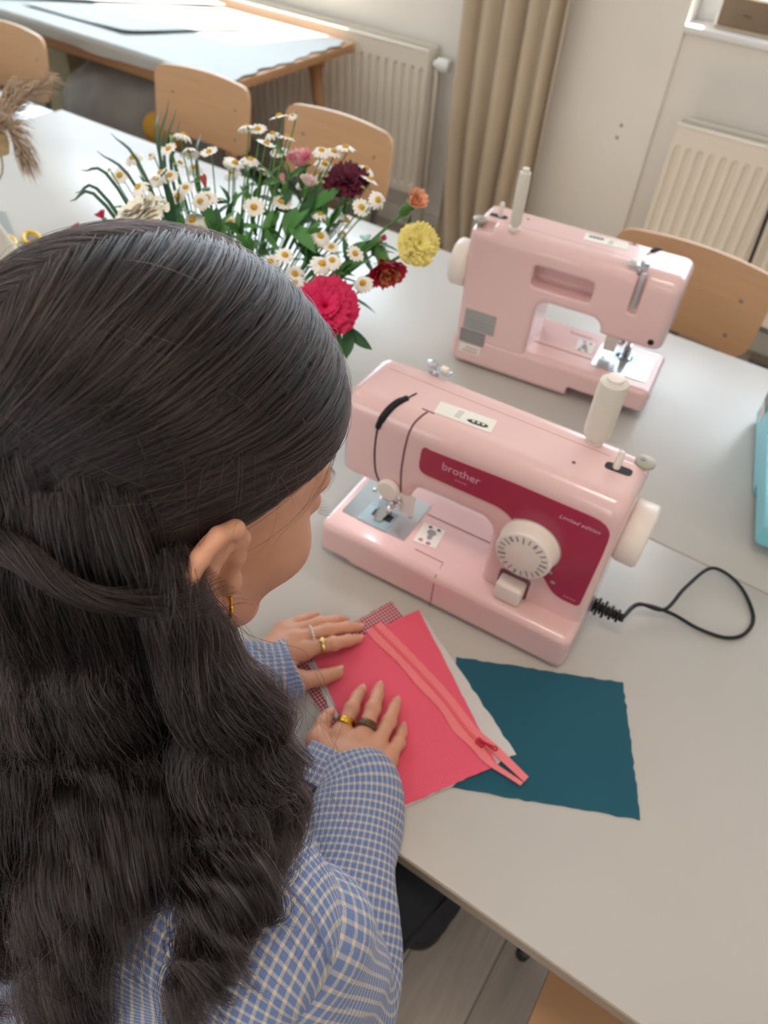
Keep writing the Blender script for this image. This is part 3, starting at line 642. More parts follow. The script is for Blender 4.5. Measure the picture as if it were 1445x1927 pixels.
for c in mach3.children:
    if c.data.materials and c.data.materials[0] == M_PINK: c.material_slots[0].link = 'OBJECT'; c.material_slots[0].material = M_TEAL
lg = bpy.data.lights.new('machine_lamp', 'POINT'); lg.energy = .10; lg.shadow_soft_size = .006; lg.color = (.85, .95, 1.0)
lgo = bpy.data.objects.new('machine_lamp', lg); COL.objects.link(lgo); lgo.location = tuple(mworld((.05, .062, .140), mach))

M_THR = mat('white_thread', '#efe8da', .75, var=.04, scale=20, stretch=(1, 1, 60), bump=.5, bscale=900)
def spool(label, base, r, h):
    t = thing('thread_spool', label, 'thread spool', tuple(base)); 
    lathe('thread', [(r * .72, .004), (r * .96, .007), (r, h * .12), (r * 1.02, h * .8), (r * .97, h * .93), (r * .7, h * .95)], M_THR, t, 28); lathe('core', [(r * .62, 0), (r * .62, .006), (r * .55, .007), (r * .55, h * .95), (r * .60, h * .955), (r * .6, h), (r * .32, h + .0005)], M_CREAM, t, 24, angle=50); return t
spool('fat white thread spool on the pin of the front machine', mworld((.309, .128, .2845), mach), .0165, .088)
spool('slim white thread spool on the machine seen from the back', mworld((.309, .128, .2845), mach2), .0098, .098)

# power cord with plug
M_CORD = mat('black_cord', '#121215', .45)
cd = thing('power_cord', 'black cable plugged into the front machine, looped on the table', 'cable', tuple(mworld((.384, .10, 0), mach)))
A0 = mworld((.3835, .100, .042), mach); ux = np.array([math.cos(MR), math.sin(MR), 0])
for k in range(9):
    r_ = (.0105, .013, .009, .0125, .008, .0105, .0075, .0095, .006)[k]
    V, F = tube_vf([A0 + ux * (.0005 + .0048 * k), A0 + ux * (.0043 + .0048 * k)], r_, 14); mob('plug_rib', V, F, M_CORD, cd, True, True)
V, F = tube_vf([A0, A0 + ux * .045], .0055, 10); mob('plug', V, F, M_CORD, cd, True, True)
zz = TAB + .0035
W = [A0 + ux * .042, np.array([-.012, .762, zz + .028])] + [on_z(p, z) for p, z in (((1250, 1147), zz + .02), ((1290, 1105), zz + .016), ((1340, 1069), zz + .010), ((1390, 1100), zz + .004), ((1417, 1158), zz), ((1402, 1192), zz), ((1365, 1200), zz), ((1312, 1182), zz + .002), ((1262, 1154), zz + .012))] + [np.array([-.010, .768, zz + .022]), A0 + ux * .042]
tube('cord', spline(W, 90), .0027, M_CORD, cd, 8, True)

# ================================================================== fabrics on the table
def fabric(name, label, pix, z, material, ang_pts=None, thick=.0009, wav=.0, fray=.0, n=26, dome=None, parent=None, cat='fabric'):
    P = [on_z(p, z) for p in pix]; C0 = sum(P) / 4; A, B, C, D = P; V = []; UV = []; F = []; r = random.Random(len(label))
    u_ = B - A; u_ = u_ / np.linalg.norm(u_); v_ = np.array([-u_[1], u_[0], 0])
    for k in (0, 1):
        r = random.Random(len(label))
        for j in range(n + 1):
            for i in range(n + 1):
                u, v = i / n, j / n; q = (A * (1 - u) + B * u) * (1 - v) + (D * (1 - u) + C * u) * v
                e = fray * r.uniform(-1, 1)
                if i in (0, n): q = q + u_ * e
                if j in (0, n): q = q + v_ * e
                q = q + np.array([0, 0, k * thick + wav * (1 + math.sin(u * 7 + v * 3) * math.sin(v * 6 - u * 2)) * .5])
                V.append(q); d = q - A; UV.append((d @ u_, d @ v_))
    N1 = (n + 1) ** 2
    for j in range(n):
        for i in range(n):
            a = j * (n + 1) + i; F += [(a, a + n + 1, a + n + 2, a + 1), (N1 + a, N1 + a + 1, N1 + a + n + 2, N1 + a + n + 1)]
    rim = [i for i in range(n + 1)] + [(j + 1) * (n + 1) + n for j in range(n)] + [n * (n + 1) + n - 1 - i for i in range(n)] + [(n - 1 - j) * (n + 1) for j in range(n - 1)]
    for i in range(len(rim)): a, b = rim[i], rim[(i + 1) % len(rim)]; F.append((a, b, N1 + b, N1 + a))
    o = mob(name, V, F, material, None, True, uvs=UV, origin=C0); tag(o, label, cat); o.data.set_sharp_from_angle(angle=math.radians(50)); 
    bm = bmesh.new(); bm.from_mesh(o.data); bmesh.ops.recalc_face_normals(bm, faces=bm.faces); bm.to_mesh(o.data); bm.free(); return o
M_TEALF = check_mat('teal_cotton', '#235565', '#265b6b', .0011, .5, rough=.95)
M_GING = check_mat('red_gingham', '#efd0cb', '#b5586a', .0046, .5, cross='#8c2e45')
M_PINKF = check_mat('pink_check', '#e4335a', '#f26a80', .0026, .38, cross='#f58b9a')
M_LIN = mat('white_lining', '#d8d3d0', .95, var=.05, bump=.4, bscale=600)
fabric('teal_fabric', 'rectangle of dark teal cotton lying beside the pink fabric', [(858, 1237), (1172, 1285), (1205, 1543), (832, 1480)], TAB + .0004, M_TEALF, wav=.0004, fray=.0012)
fabric('gingham_fabric', 'red and white gingham cloth peeking out under the pink fabric', [(543, 1240), (737, 1132), (828, 1262), (645, 1408)], TAB + .0004, M_GING, fray=.0008, thick=.0007)
fabric('lining_fabric', 'white lining piece showing as a frayed rim round the pink fabric', [(580, 1250), (791, 1152), (971, 1420), (722, 1541)], TAB + .0020, M_LIN, fray=.0012, thick=.0008)
fabric('pink_fabric', 'bright pink checked fabric piece lying under both hands', [(590, 1238), (788, 1148), (936, 1440), (722, 1533)], TAB + .0032, M_PINKF, fray=.0005, thick=.0009, wav=.0003)
# zipper: two tapes, teeth, slider with pull
M_ZIP = mat('zipper_tape', '#f58488', .8, var=.05, scale=200, bump=.3, bscale=900); M_ZT = mat('zipper_teeth', '#ea5f6e', .5); M_ZP = mat('zipper_pull', '#c41f3c', .35)
zp = thing('zipper', 'salmon pink zipper lying along the pink fabric, its slider near the open end', 'zipper', tuple(on_z((840, 1310), TAB + .0045)))
zc = [(703, 1179), (740, 1216), (790, 1268), (835, 1318), (868, 1362), (893, 1390), (928, 1420), (985, 1472)]
Cn = spline([on_z(p, TAB + .0050) for p in zc], 60)
def ribbon(name, L, Rr, th, material, lift):
    n = len(L); V = []; F = []
    for k in (0, 1):
        for a, b in zip(L, Rr): V += [a + (0, 0, lift + k * th), b + (0, 0, lift + k * th)]
    m_ = 2 * n
    for i in range(n - 1):
        a = 2 * i; F += [(a, a + 1, a + 3, a + 2), (m_ + a, m_ + a + 2, m_ + a + 3, m_ + a + 1), (a, a + 2, m_ + a + 2, m_ + a), (a + 1, m_ + a + 1, m_ + a + 3, a + 3)]
    F += [(0, m_, m_ + 1, 1), (m_ - 2, m_ - 1, 2 * m_ - 1, 2 * m_ - 2)]
    o = mob(name, V, F, material, zp, True, True); o.data.set_sharp_from_angle(angle=math.radians(50)); return o
tg_ = np.gradient(Cn, axis=0); tg_ /= np.linalg.norm(tg_, axis=1)[:, None]; nr = np.stack([-tg_[:, 1], tg_[:, 0], 0 * tg_[:, 0]], 1)
s_ = np.linspace(0, 1, 60)[:, None]
gap = np.clip((s_ - .74) / .16, 0, 1) ** 1.5 * np.clip((1.0 - s_) / .16, 0, 1) * .006
wob = .0012 * np.sin(s_ * 24)
ribbon('tape', Cn - nr * (.0005 + gap * 1.6), Cn - nr * (.0135 + wob + gap * .8 - np.clip(s_ - .8, 0, 1) * .03), .0008, M_ZIP, 0 * .001 + gap * .6 if False else 0.0)
ribbon('tape', Cn + nr * (.0005), Cn + nr * (.0125 - np.clip(s_ - .85, 0, 1) * .02), .0008, M_ZIP, .0)
ribbon('teeth', Cn[:46] - nr[:46] * .0022, Cn[:46] + nr[:46] * .0022, .0014, M_ZT, .0006)
sc = Cn[45]; d_ = tg_[45]; n_ = nr[45]
sl = prism('slider', rounded([(sc + d_ * a + n_ * b)[:2] for a, b in ((-.006, -.004), (-.006, .004), (.006, .0045), (.006, -.0045))], .002), sc[2] + .0005, sc[2] + .0042, M_ZP, zp, 'xy', True)
pt = [sc + d_ * (-.002) + (0, 0, .005), sc + d_ * .004 + n_ * .002 + (0, 0, .0055), sc + d_ * .012 + n_ * .004 + (0, 0, .005), sc + d_ * .016 + n_ * .005 + (0, 0, .004)]
V, F = tube_vf(spline(pt, 10), [.0016, .0016, .0016, .0016, .0017, .002, .0024, .0024, .0022, .0016], 8); mob('pull_tab', V, F, M_ZP, zp, True, True)
V, F = tube_vf([sc + d_ * .0175 + n_ * .0055 + (.0028 * math.cos(a), .0028 * math.sin(a), .0045) for a in np.linspace(0, 6.28, 13)], .0010, 6); mob('pull_ring', V, F, M_ZP, zp, True, True)

# ================================================================== the woman
M_SKIN = mat('skin', '#d79d80', .48, var=.10, scale=55, bump=.06, bscale=900, sss=.16)
M_SHIRT = check_mat('blue_check_shirt', '#6c80ad', '#a8a9b4', .0084, .32, cross='#d9c7ae', bump=.4)
M_JEAN = mat('dark_denim', '#1d2129', .85, var=.2, scale=500, bump=.3, bscale=900)
M_HAIR = mat('dark_hair', '#0f0a09', .5, var=.25, scale=160, spec=.5)
M_GOLD = mat('gold', '#d9a640', .22, 1., bump=.25, bscale=300); M_TORT = mat('tortoiseshell', '#5a3a14', .15, var=.7, scale=260, coat=.5); M_PEARL = mat('pearl', '#efe6dc', .25, coat=.6); M_SILV = mat('pale_gold', '#e3c987', .2, 1.)
E0 = np.array([-.284, .224, 1.231])
def head_frame(yaw, pitch, roll):
    y, p, r = np.radians([yaw, pitch, roll])
    Rz = np.array([[np.cos(y), -np.sin(y), 0], [np.sin(y), np.cos(y), 0], [0, 0, 1]]); Rx = np.array([[1, 0, 0], [0, np.cos(p), np.sin(p)], [0, -np.sin(p), np.cos(p)]]); Ry = np.array([[np.cos(r), 0, np.sin(r)], [0, 1, 0], [-np.sin(r), 0, np.cos(r)]])
    return Rz @ Rx @ Ry
HM = head_frame(-18.2, 27.7, -4.8)
def hw(p): return E0 + np.asarray(p, float) @ HM.T
NECK0 = np.array([-.290, .105, 1.085])
def head_sdf(P):
    L = (P - E0) @ HM; S = L.copy(); S[..., 0] = np.abs(S[..., 0])          # symmetric face
    d = sd_ell(L, (0, -.008, .050), (.072, .092, .078))
    d = smin(d, sd_ell(L, (0, .034, -.012), (.061, .054, .080)), .03)
    d = smin(d, sd_cap(S, (.050, .006, -.046), (.014, .072, -.086), .019, .015), .03)
    d = smin(d, sd_ell(L, (0, .079, -.090), (.017, .016, .015)), .02)
    d = smin(d, sd_ell(S, (.044, .058, -.012), (.022, .022, .022)), .025)
    d = smin(d, sd_ell(L, (0, .074, .040), (.050, .018, .016)), .02)
    d = smax(d, -sd_ell(S, (.031, .101, .018), (.016, .014, .012)), .012)
    d = smin(d, sd_ell(S, (.031, .080, .017), (.014, .0125, .0115)), .005)
    d = smin(d, sd_cap(L, (0, .088, .024), (0, .108, -.014), .006, .0095), .010); d = smin(d, sd_ell(S, (.010, .098, -.018), (.007, .008, .006)), .006)
    d = smin(d, sd_ell(L, (0, .0925, -.0475), (.022, .008, .006)), .006); d = smin(d, sd_ell(L, (0, .091, -.057), (.019, .0085, .0065)), .006)
    d = smin(d, sd_cap(P, hw((0, -.028, -.030)), NECK0 + (0, -.005, -.03), .052, .058), .03)
    return d
EA = HM @ np.array([.20, -.97, -.10]); EA /= np.linalg.norm(EA); EB = HM @ np.array([.06, .07, .98]); EB -= EA * (EA @ EB); EB /= np.linalg.norm(EB); EN = np.cross(EB, EA); EN *= np.sign(EN @ HM[:, 0])
EO = hw((.0745, -.003, -.007))
def ear_sdf(P, s=1.30):
    q = P - EO; L = np.stack([q @ EA, q @ EB, q @ EN], -1) / s
    d = sd_ell(L, (.015, .004, .000), (.0175, .029, .0038)); d = smin(d, sd_ell(L, (.0075, -.0235, .001), (.0085, .0105, .0042)), .006)
    d = smax(d, -sd_ell(L, (.0095, -.001, .006), (.0085, .0125, .0075)), .004)
    d = smin(d, sd_ell(L, (.004, .0, -.006), (.012, .018, .006)), .006)
    hx = [(.002, .002, .002), (.003, .014, .0035), (.005, .025, .004), (.012, .0325, .0045), (.022, .0325, .005), (.0295, .024, .0055), (.0325, .010, .0055), (.0310, -.004, .005), (.025, -.015, .004), (.016, -.024, .003)]
    for a, b in zip(hx[:-1], hx[1:]): d = smin(d, sd_cap(L, a, b, .0037, .0037), .0025)
    ah = [(.012, .021, .003), (.0195, .012, .0045), (.0205, .0, .0045), (.016, -.012, .004), (.008, -.016, .003)]
    for a, b in zip(ah[:-1], ah[1:]): d = smin(d, sd_cap(L, a, b, .0028, .0028), .004)
    d = smin(d, sd_ell(L, (.000, -.003, .004), (.0042, .0065, .0045)), .004)
    return d * s
# body core
SR, SL = np.array([-.118, .100, 1.000]), np.array([-.452, .155, 1.000])
ER, EL = np.array([-.094, .158, .772]), np.array([-.500, .235, .785])
WR, WL = on_z((676, 1478), TAB + .034), on_z((500, 1243), TAB + .034)
CHE, HIP = np.array([-.287, .110, .90]), np.array([-.29, .0, .56])
def torso_sdf(P, g=0.):
    d = sd_ell(P, CHE, (.165 + g, .112 + g, .165 + g))
    d = smin(d, sd_cap(P, CHE + (0, 0, -.04), HIP, .125 + g, .140 + g), .06)
    d = smin(d, sd_cap(P, SR + (-.02, 0, .005), SL + (.02, 0, .005), .052 + g, .052 + g), .05)
    for s in (SR, SL): d = smin(d, sd_cap(P, NECK0 + (0, -.012, -.03), s + (0, 0, .012), .052 + g, .045 + g), .03)
    return d
KR, KL = np.array([-.098, .445, .575]), np.array([-.400, .43, .575]); AR, AL = np.array([-.100, .46, .10]), np.array([-.41, .45, .10])
HR, HL = np.array([-.190, .0, .555]), np.array([-.375, .0, .555])
def core_sdf(P):
    d = torso_sdf(P, -.012)
    for s, e, w_ in ((SR, ER, WR), (SL, EL, WL)):
        d = smin(d, sd_cap(P, s, e, .046, .038), .03); d = smin(d, sd_cap(P, e, w_, .037, .025), .02)
    for h_, k, a in ((HR, KR, AR), (HL, KL, AL)):
        d = smin(d, sd_cap(P, h_, k, .074, .056), .03); d = smin(d, sd_cap(P, k, a, .053, .036), .02); d = smin(d, sd_cap(P, a + (0, 0, -.06), a + (0, .15, -.07), .030, .024), .02)
    return d
# hands: joints read from the photograph, heights from resting on the cloth
def J(x, y, dz): return on_z((x, y), TAB + dz)
RH = dict(wrist=WR, index=[J(641, 1380, .027), J(662, 1334, .030), J(672, 1312, .021), J(680, 1299, .0128)], middle=[J(681, 1391, .031), J(702, 1333, .032), J(710, 1307, .022), J(714, 1293, .0128)],
          ring=[J(707, 1406, .028), J(732, 1358, .028), J(741, 1334, .020), J(746, 1321, .0125)], pinky=[J(729, 1430, .022), J(750, 1397, .023), J(755, 1380, .017), J(758, 1369, .0118)],
          thumb=[J(640, 1435, .024), J(597, 1393, .019), J(607, 1363, .016), J(616, 1346, .0120)])
LH = dict(wrist=WL, index=[J(572, 1222, .029), J(628, 1211, .030), J(655, 1205, .021), J(673, 1202, .0128)], middle=[J(552, 1204, .031), J(618, 1186, .031), J(652, 1181, .021), J(674, 1180, .0128)],
          ring=[J(541, 1191, .028), J(600, 1173, .028), J(630, 1168, .020), J(646, 1167, .0125)], pinky=[J(531, 1184, .021), J(562, 1170, .022), J(582, 1162, .016), J(593, 1158, .0115)],
          thumb=[J(518, 1262, .024), J(562, 1282, .019), J(605, 1275, .0165), J(634, 1266, .0128)])
RAD = dict(index=(.0100, .0086, .0077, .0064), middle=(.0102, .0088, .0078, .0065), ring=(.0098, .0083, .0073, .0062), pinky=(.0088, .0073, .0064, .0055), thumb=(.0150, .0120, .0102, .0086))
def hand_sdf(H):
    def fn(P):
        d = None
        for k in ('index', 'middle', 'ring', 'pinky'):
            j, r = H[k], RAD[k]; kn = j[0] + (0, 0, -.004)
            e = sd_cap(P, H['wrist'] + (0, 0, -.004), kn, .016, .0125); d = e if d is None else smin(d, e, .016)
        j, r = H['thumb'], RAD['thumb']; d = smin(d, sd_cap(P, H['wrist'], j[0], .016, .015), .012); d = smin(d, sd_cap(P, j[0], j[1], .015, .0122), .012)
        pal = d
        for k in ('index', 'middle', 'ring', 'pinky', 'thumb'):
            j, r = H[k], RAD[k]; f = None
            for i in range(3):
                if k == 'thumb' and i == 0: continue
                e = sd_cap(P, j[i], j[i + 1], r[i], r[i + 1]); f = e if f is None else smin(f, e, .004)
            f = smin(f, sd_ell(P, j[1], np.array([1, 1, 1.]) * r[1] * 1.06), .003)
            pal_k = smin(pal, f, .007); d = np.minimum(d, pal_k)
        return smin(d, sd_cap(P, H['wrist'], H['wrist'] * 1.55 - (H['index'][0] + H['pinky'][0]) * .275, .021, .024), .012)
    return fn
def bounds(H): A = np.vstack([H['wrist'][None]] + [np.array(H[k]) for k in RAD]); return A.min(0) - .055, A.max(0) + .03
person = thing('person', 'woman with long dark wavy hair in a blue checked shirt, bent over the pink fabric', 'person', (-.29, .02, 0))
prts = []
V, F = nets(head_sdf, (-.40, .03, 1.03), (-.13, .38, 1.40), .0030); prts.append((project(head_sdf, V, 1), F))
V, F = nets(ear_sdf, EO - .055, EO + .055, .0013); prts.append((project(ear_sdf, V, 1), F))
V, F = nets(core_sdf, (-.62, -.17, -.01), (.0, .64, 1.09), .010); prts.append((V, F))
for H in (RH, LH): fn = hand_sdf(H); lo, hi = bounds(H); V, F = nets(fn, lo, hi, .0019); prts.append((project(fn, V, 1), F))
V, F = join_vf(prts); body = mob('body', V, F, M_SKIN, person, True, True)
# finger nails
M_NAIL = mat('fingernail', '#e2b09a', .25, coat=.3)
for H in (RH, LH):
    for k in RAD:
        j, r = H[k], RAD[k]; d_ = j[3] - j[2]; d_ /= np.linalg.norm(d_); up = np.array([0, 0, 1.]) - d_ * d_[2]; up /= np.linalg.norm(up)
        if k == 'thumb': sd = np.cross(d_, up); up = up * .75 + sd * (.5 if H is RH else -.5); up /= np.linalg.norm(up)
        sd = np.cross(d_, up); c = j[3] + d_ * r[3] * .25 + up * (r[3] * .92); V = []; F = []
        for a in range(5):
            for b in range(5):
                u, v = (a - 2) / 2, (b - 2) / 2; rr = 1 - .25 * max(0, v) * u * u; V.append(c + sd * u * r[3] * .68 * rr + d_ * v * r[3] * .85 * (1 - .2 * u * u) + up * (-.0022 * u * u - .0006 * v * v + .0007))
        for a in range(4):
            for b in range(4): q = a * 5 + b; F.append((q, q + 1, q + 6, q + 5))
        o = mob('fingernail', V, F, M_NAIL, body, True, True)

# ---- shirt
SC = np.array([-.287, .09, .95])
def shirt_sdf(P):
    d = torso_sdf(P, .010)
    f = .0065 * np.sin((P[..., 0] * 52 + P[..., 2] * 30 - P[..., 1] * 20) + 3 * vnoise(P, 2.5, 8)) * np.clip((1.05 - P[..., 2]) / .10, 0, 1) + .0065 * vnoise(P, 4.2, 9)
    d = d + f
    d = smax(d, .50 - P[..., 2], .01)
    return smax(d, -sd_cap(P, NECK0 + (0, .0, -.02), NECK0 + (0, .02, .1), .062, .075), .008)
V, F = nets(shirt_sdf, (-.58, -.18, .48), (-.02, .32, 1.16), .006); V = project(shirt_sdf, V, 1)
ang = np.arctan2(V[:, 2] - .93, V[:, 1] - .09); lowz = np.clip(.93 - V[:, 2], 0, 1)
UV = 1.22 * np.stack([V[:, 0] * 1.02 + .12 * (V[:, 1] - .09), np.where(V[:, 2] > .93, ang * .125, np.where(V[:, 1] < .09, math.pi * .125 + lowz, -lowz))], 1)
shirt = mob('shirt', V, F, M_SHIRT, person, True, True, uvs=UV)
def sleeve(name, ctr, rad, flat, n, ns, seed, side, parent):
    """loft along ctr; rad per control point; flat squashes the ring vertically; folds grow round the elbow"""
    C = spline(ctr, n); R = np.interp(np.linspace(0, 1, n), np.linspace(0, 1, len(rad)), rad); FL = np.interp(np.linspace(0, 1, n), np.linspace(0, 1, len(flat)), flat)
    tg = np.gradient(C, axis=0); s = np.r_[0, np.cumsum(np.linalg.norm(np.diff(C, axis=0), axis=1))]; tg /= np.linalg.norm(tg, axis=1)[:, None]
    nrm = side - tg[0] * (side @ tg[0]); nrm /= np.linalg.norm(nrm); V = []; UV = []; r_ = np.random.default_rng(seed); ph = r_.uniform(0, 6.28, 6)
    for i in range(n):
        nrm = nrm - tg[i] * (nrm @ tg[i]); nrm /= np.linalg.norm(nrm); bn = np.cross(tg[i], nrm); x = i / (n - 1)
        for j in range(ns + 1):
            a = 2 * math.pi * j / ns
            w_ = math.sin(math.pi * min(1, x * 1.05)) ** .7
            fold = .0066 * w_ * (math.sin(s[i] * 46 + 2 * a + 1.8 * math.sin(a + ph[0]) + ph[1]) * (.6 + .4 * math.cos(a + ph[2])) + .9 * math.sin(s[i] * 27 - a - 2.2 * math.sin(a + ph[3]) + ph[4]) + .8 * math.sin(2 * a + s[i] * 15 + ph[5]))
            r = R[i] + fold; o = math.cos(a) * nrm * r + math.sin(a) * bn * r
            o[2] *= FL[i]; q = C[i] + o; V.append(q); UV.append((a * .055 + .01 * math.sin(s[i] * 9), s[i]))
    F = [(i * (ns + 1) + j, i * (ns + 1) + j + 1, (i + 1) * (ns + 1) + j + 1, (i + 1) * (ns + 1) + j) for i in range(n - 1) for j in range(ns)]
    V = np.array(V); lim = TAB + .0035; on = V[:, 1] > .285; V[on, 2] = np.maximum(V[on, 2], lim + .3 * np.minimum(0, V[on, 2] - lim) * 0)
    return mob(name, V, F, M_SHIRT, parent, True, True, uvs=UV)
CR = on_z((653, 1430), TAB + .030); CR0 = on_z((676, 1510), TAB + .034)
CLf = on_z((552, 1256), TAB + .030); CL0 = on_z((505, 1262), TAB + .034)
fr = CR - CR0; fr /= np.linalg.norm(fr)
sleeve('sleeve', [SR + (-.028, -.004, .0), SR + (.002, .008, -.045), (ER + SR) / 2 + (.010, .004, -.035), ER + (.0, -.006, .004), ER * .6 + CR0 * .4 + (0, 0, .006), CR0 + (0, 0, .006), CR - fr * .008], [.062, .066, .064, .060, .051, .045, .044], [1, 1, 1, .95, .82, .60, .48], 90, 40, 3, np.array([1., 0, 0]), shirt)
sleeve('sleeve', [SL + (.028, 0, .0), SL + (-.002, .008, -.045), (EL + SL) / 2 + (0, .004, -.035), EL + (0, -.004, .004), EL * .6 + CL0 * .4, CL0, CLf - (CLf - CL0) / np.linalg.norm(CLf - CL0) * .008], [.062, .066, .062, .058, .050, .044, .040], [1, 1, 1, .95, .85, .72, .68], 70, 36, 5, np.array([-1., 0, 0]), shirt)
def cuff(c, d, side, w_, h_, ln, parent):
    d = d / np.linalg.norm(d); side = side - d * (side @ d); side /= np.linalg.norm(side); up = np.cross(side, d); up *= np.sign(up[2]); V = []; UV = []; ns = 44; rows = [(-ln, 0.), (-ln * .5, .001), (0, .0005), (.001, -.0015), (-.004, -.003), (-ln * .8, -.004)]
    for k, (o, dr) in enumerate(rows):
        for j in range(ns + 1):
            a = 2 * math.pi * j / ns; q = c + d * (o + .004 * math.sin(a * 2 + 1)) + side * math.cos(a) * (w_ + dr) + up * math.sin(a) * (h_ + dr) * (1 + .06 * math.sin(3 * a)); q[2] = max(q[2], TAB + .0045); V.append(q); UV.append((a * .05, o))
    F = [(i * (ns + 1) + j, i * (ns + 1) + j + 1, (i + 1) * (ns + 1) + j + 1, (i + 1) * (ns + 1) + j) for i in range(len(rows) - 1) for j in range(ns)]
    return mob('cuff', V, F, M_SHIRT, parent, True, True, uvs=UV)
sideR = on_z((738, 1466), TAB + .03) - on_z((579, 1390), TAB + .03); cuff(CR + (0, 0, -.004), np.array([-sideR[1], sideR[0], 0]), sideR, .0480, .024, .046, shirt)
sideL = on_z((568, 1312), TAB + .03) - on_z((535, 1200), TAB + .03); cuff(CLf, np.array([-sideL[1], sideL[0], 0]), sideL, .040, .028, .055, shirt)
# seam where the right sleeve is set in, collar band
st = [on_z(p, z) for p, z in (((520, 1655), 1.045), ((563, 1690), 1.02), ((600, 1745), .99), ((622, 1810), .965), ((640, 1900), .93))]
def surf_t(px, fn, t=.30, lim=.9):
    o = np.array([0, 0, CAM_H]); d = ray(px); n_ = np.linalg.norm(d)
    for _ in range(80):
        v = float(fn((o + d * t)[None])[0]); t += v * .8 / n_
        if v < 4e-4 or t > lim: break
    return t
st = np.array([at_t(p, surf_t(p, shirt_sdf)) for p in ((505, 1640), (545, 1672), (580, 1715), (606, 1765), (622, 1815), (634, 1870), (642, 1925))]); st = spline(st, 26); V, F = tube_vf(st, .0009, 5); mob('armhole_seam', V, F, mat('seam_thread', '#7c86a3', .9), shirt, True, True)
# ---- trousers
def jeans_sdf(P):
    d = smin(sd_cap(P, HIP + (-.05, -.01, -.01), HIP + (.05, -.01, -.01), .125, .125), sd_ell(P, HIP, (.17, .12, .10)), .05)
    for h_, k, a in ((HR, KR, AR), (HL, KL, AL)): d = smin(d, sd_cap(P, h_, k, .084, .066), .03); d = smin(d, sd_cap(P, k, a, .066, .055), .02)
    return smax(d + .004 * vnoise(P, 5, 21), np.maximum(.09 - P[..., 2], -.999), .004) + 0 * P[..., 0]
V, F = nets(jeans_sdf, (-.60, -.18, .05), (-.02, .57, .70), .009); jn = mob('trousers', V, F, M_JEAN, person, True, True)
V, F = tube_vf(project(jeans_sdf, np.array([HR + (KR - HR) * s + (.09, 0, .03) for s in np.linspace(.2, .98, 20)]), 6), .0014, 5); mob('trouser_seam', V, F, M_JEAN, jn, True, True)
M_SHOE = mat('shoe_black', '#1c1c1e', .5)
for a in (AR, AL):
    fn = lambda P, a=a: np.maximum(smin(sd_cap(P, a + (0, -.01, -.055), a + (0, .15, -.065), .045, .036), sd_cap(P, a, a + (0, 0, -.05), .045, .045), .02), .002 - P[..., 2])
    V, F = nets(fn, a - (.08, .09, .115), a + (.08, .24, .06), .008); mob('shoe', V, F, M_SHOE, person, True, True)
# ---- jewellery
def ring(name, H, k, s, width, thick, material, i=0, bumps=0):
    j, r = H[k], RAD[k]; c = j[i] + (j[i + 1] - j[i]) * s; rr = r[i] + (r[i + 1] - r[i]) * s + .0006; d_ = j[i + 1] - j[i]; d_ /= np.linalg.norm(d_)
    a_ = np.cross(d_, [0, 0, 1]); a_ /= np.linalg.norm(a_); b_ = np.cross(a_, d_); V = []; n = 32; prof = [(-width / 2, 0), (-width / 2, thick * .7), (-width / 4, thick), (width / 4, thick), (width / 2, thick * .7), (width / 2, 0)]
    for q in range(n):
        an = 2 * math.pi * q / n; e = math.cos(an) * a_ + math.sin(an) * b_
        for o, h_ in prof: V.append(c + d_ * o + e * (rr + h_ * (1 + (.35 * math.sin(q * 2.5) if bumps else 0))))
    m_ = len(prof); F = [(q * m_ + i_, ((q + 1) % n) * m_ + i_, ((q + 1) % n) * m_ + (i_ + 1) % m_, q * m_ + (i_ + 1) % m_) for q in range(n) for i_ in range(m_)]
    return mob(name, V, F, material, person, True, True), c, b_, rr, a_
o, *_ = ring('ring', RH, 'index', .42, .0085, .0014, M_GOLD, bumps=1); o['label'] = 'wide hammered gold ring'
o, *_ = ring('ring', RH, 'middle', .40, .0090, .0026, M_TORT); o['label'] = 'thick tortoiseshell ring'
o, c, b_, rr, a_ = ring('ring', LH, 'index', .62, .0060, .0014, M_SILV); o['label'] = 'gold ring with a round stone'
V, F = lathe_vf([(.001, -.002), (.0042, -.001), (.005, .001), (.0035, .0028), (.001, .0034)], 14); q = c + b_ * (rr + .0012); mob('ring_stone', V + q, F, M_SILV, o, True, True)
o, c, b_, rr, a_ = ring('ring', LH, 'middle', .52, .0024, .0008, M_PEARL); o['label'] = 'thin ring of small white beads'
for k in range(9):
    an = math.pi * (k / 8); e = math.cos(an) * a_ + math.sin(an) * b_; V, F = lathe_vf([(.0001, -.0019), (.0013, -.0014), (.0019, 0), (.0013, .0014), (.0001, .0019)], 10); mob('bead', V + c + e * (rr + .0012), F, M_PEARL, o, True, True)
lob = at_t((430, 1128), surf_t((430, 1128), lambda P: np.minimum(head_sdf(P), ear_sdf(P))) - .003)
P = [lob + EB * (-.0065 + .0085 * math.cos(a)) + (EN * .8 + EA * .3) * (.0085 * math.sin(a)) for a in np.linspace(0, 2 * math.pi, 25)]
V, F = tube_vf(P, [.0013 + .0012 * (1 - math.cos(a)) / 2 for a in np.linspace(0, 2 * math.pi, 25)], 10); o = mob('earring', V, F, M_GOLD, person, True, True); o['label'] = 'small textured gold hoop earring'

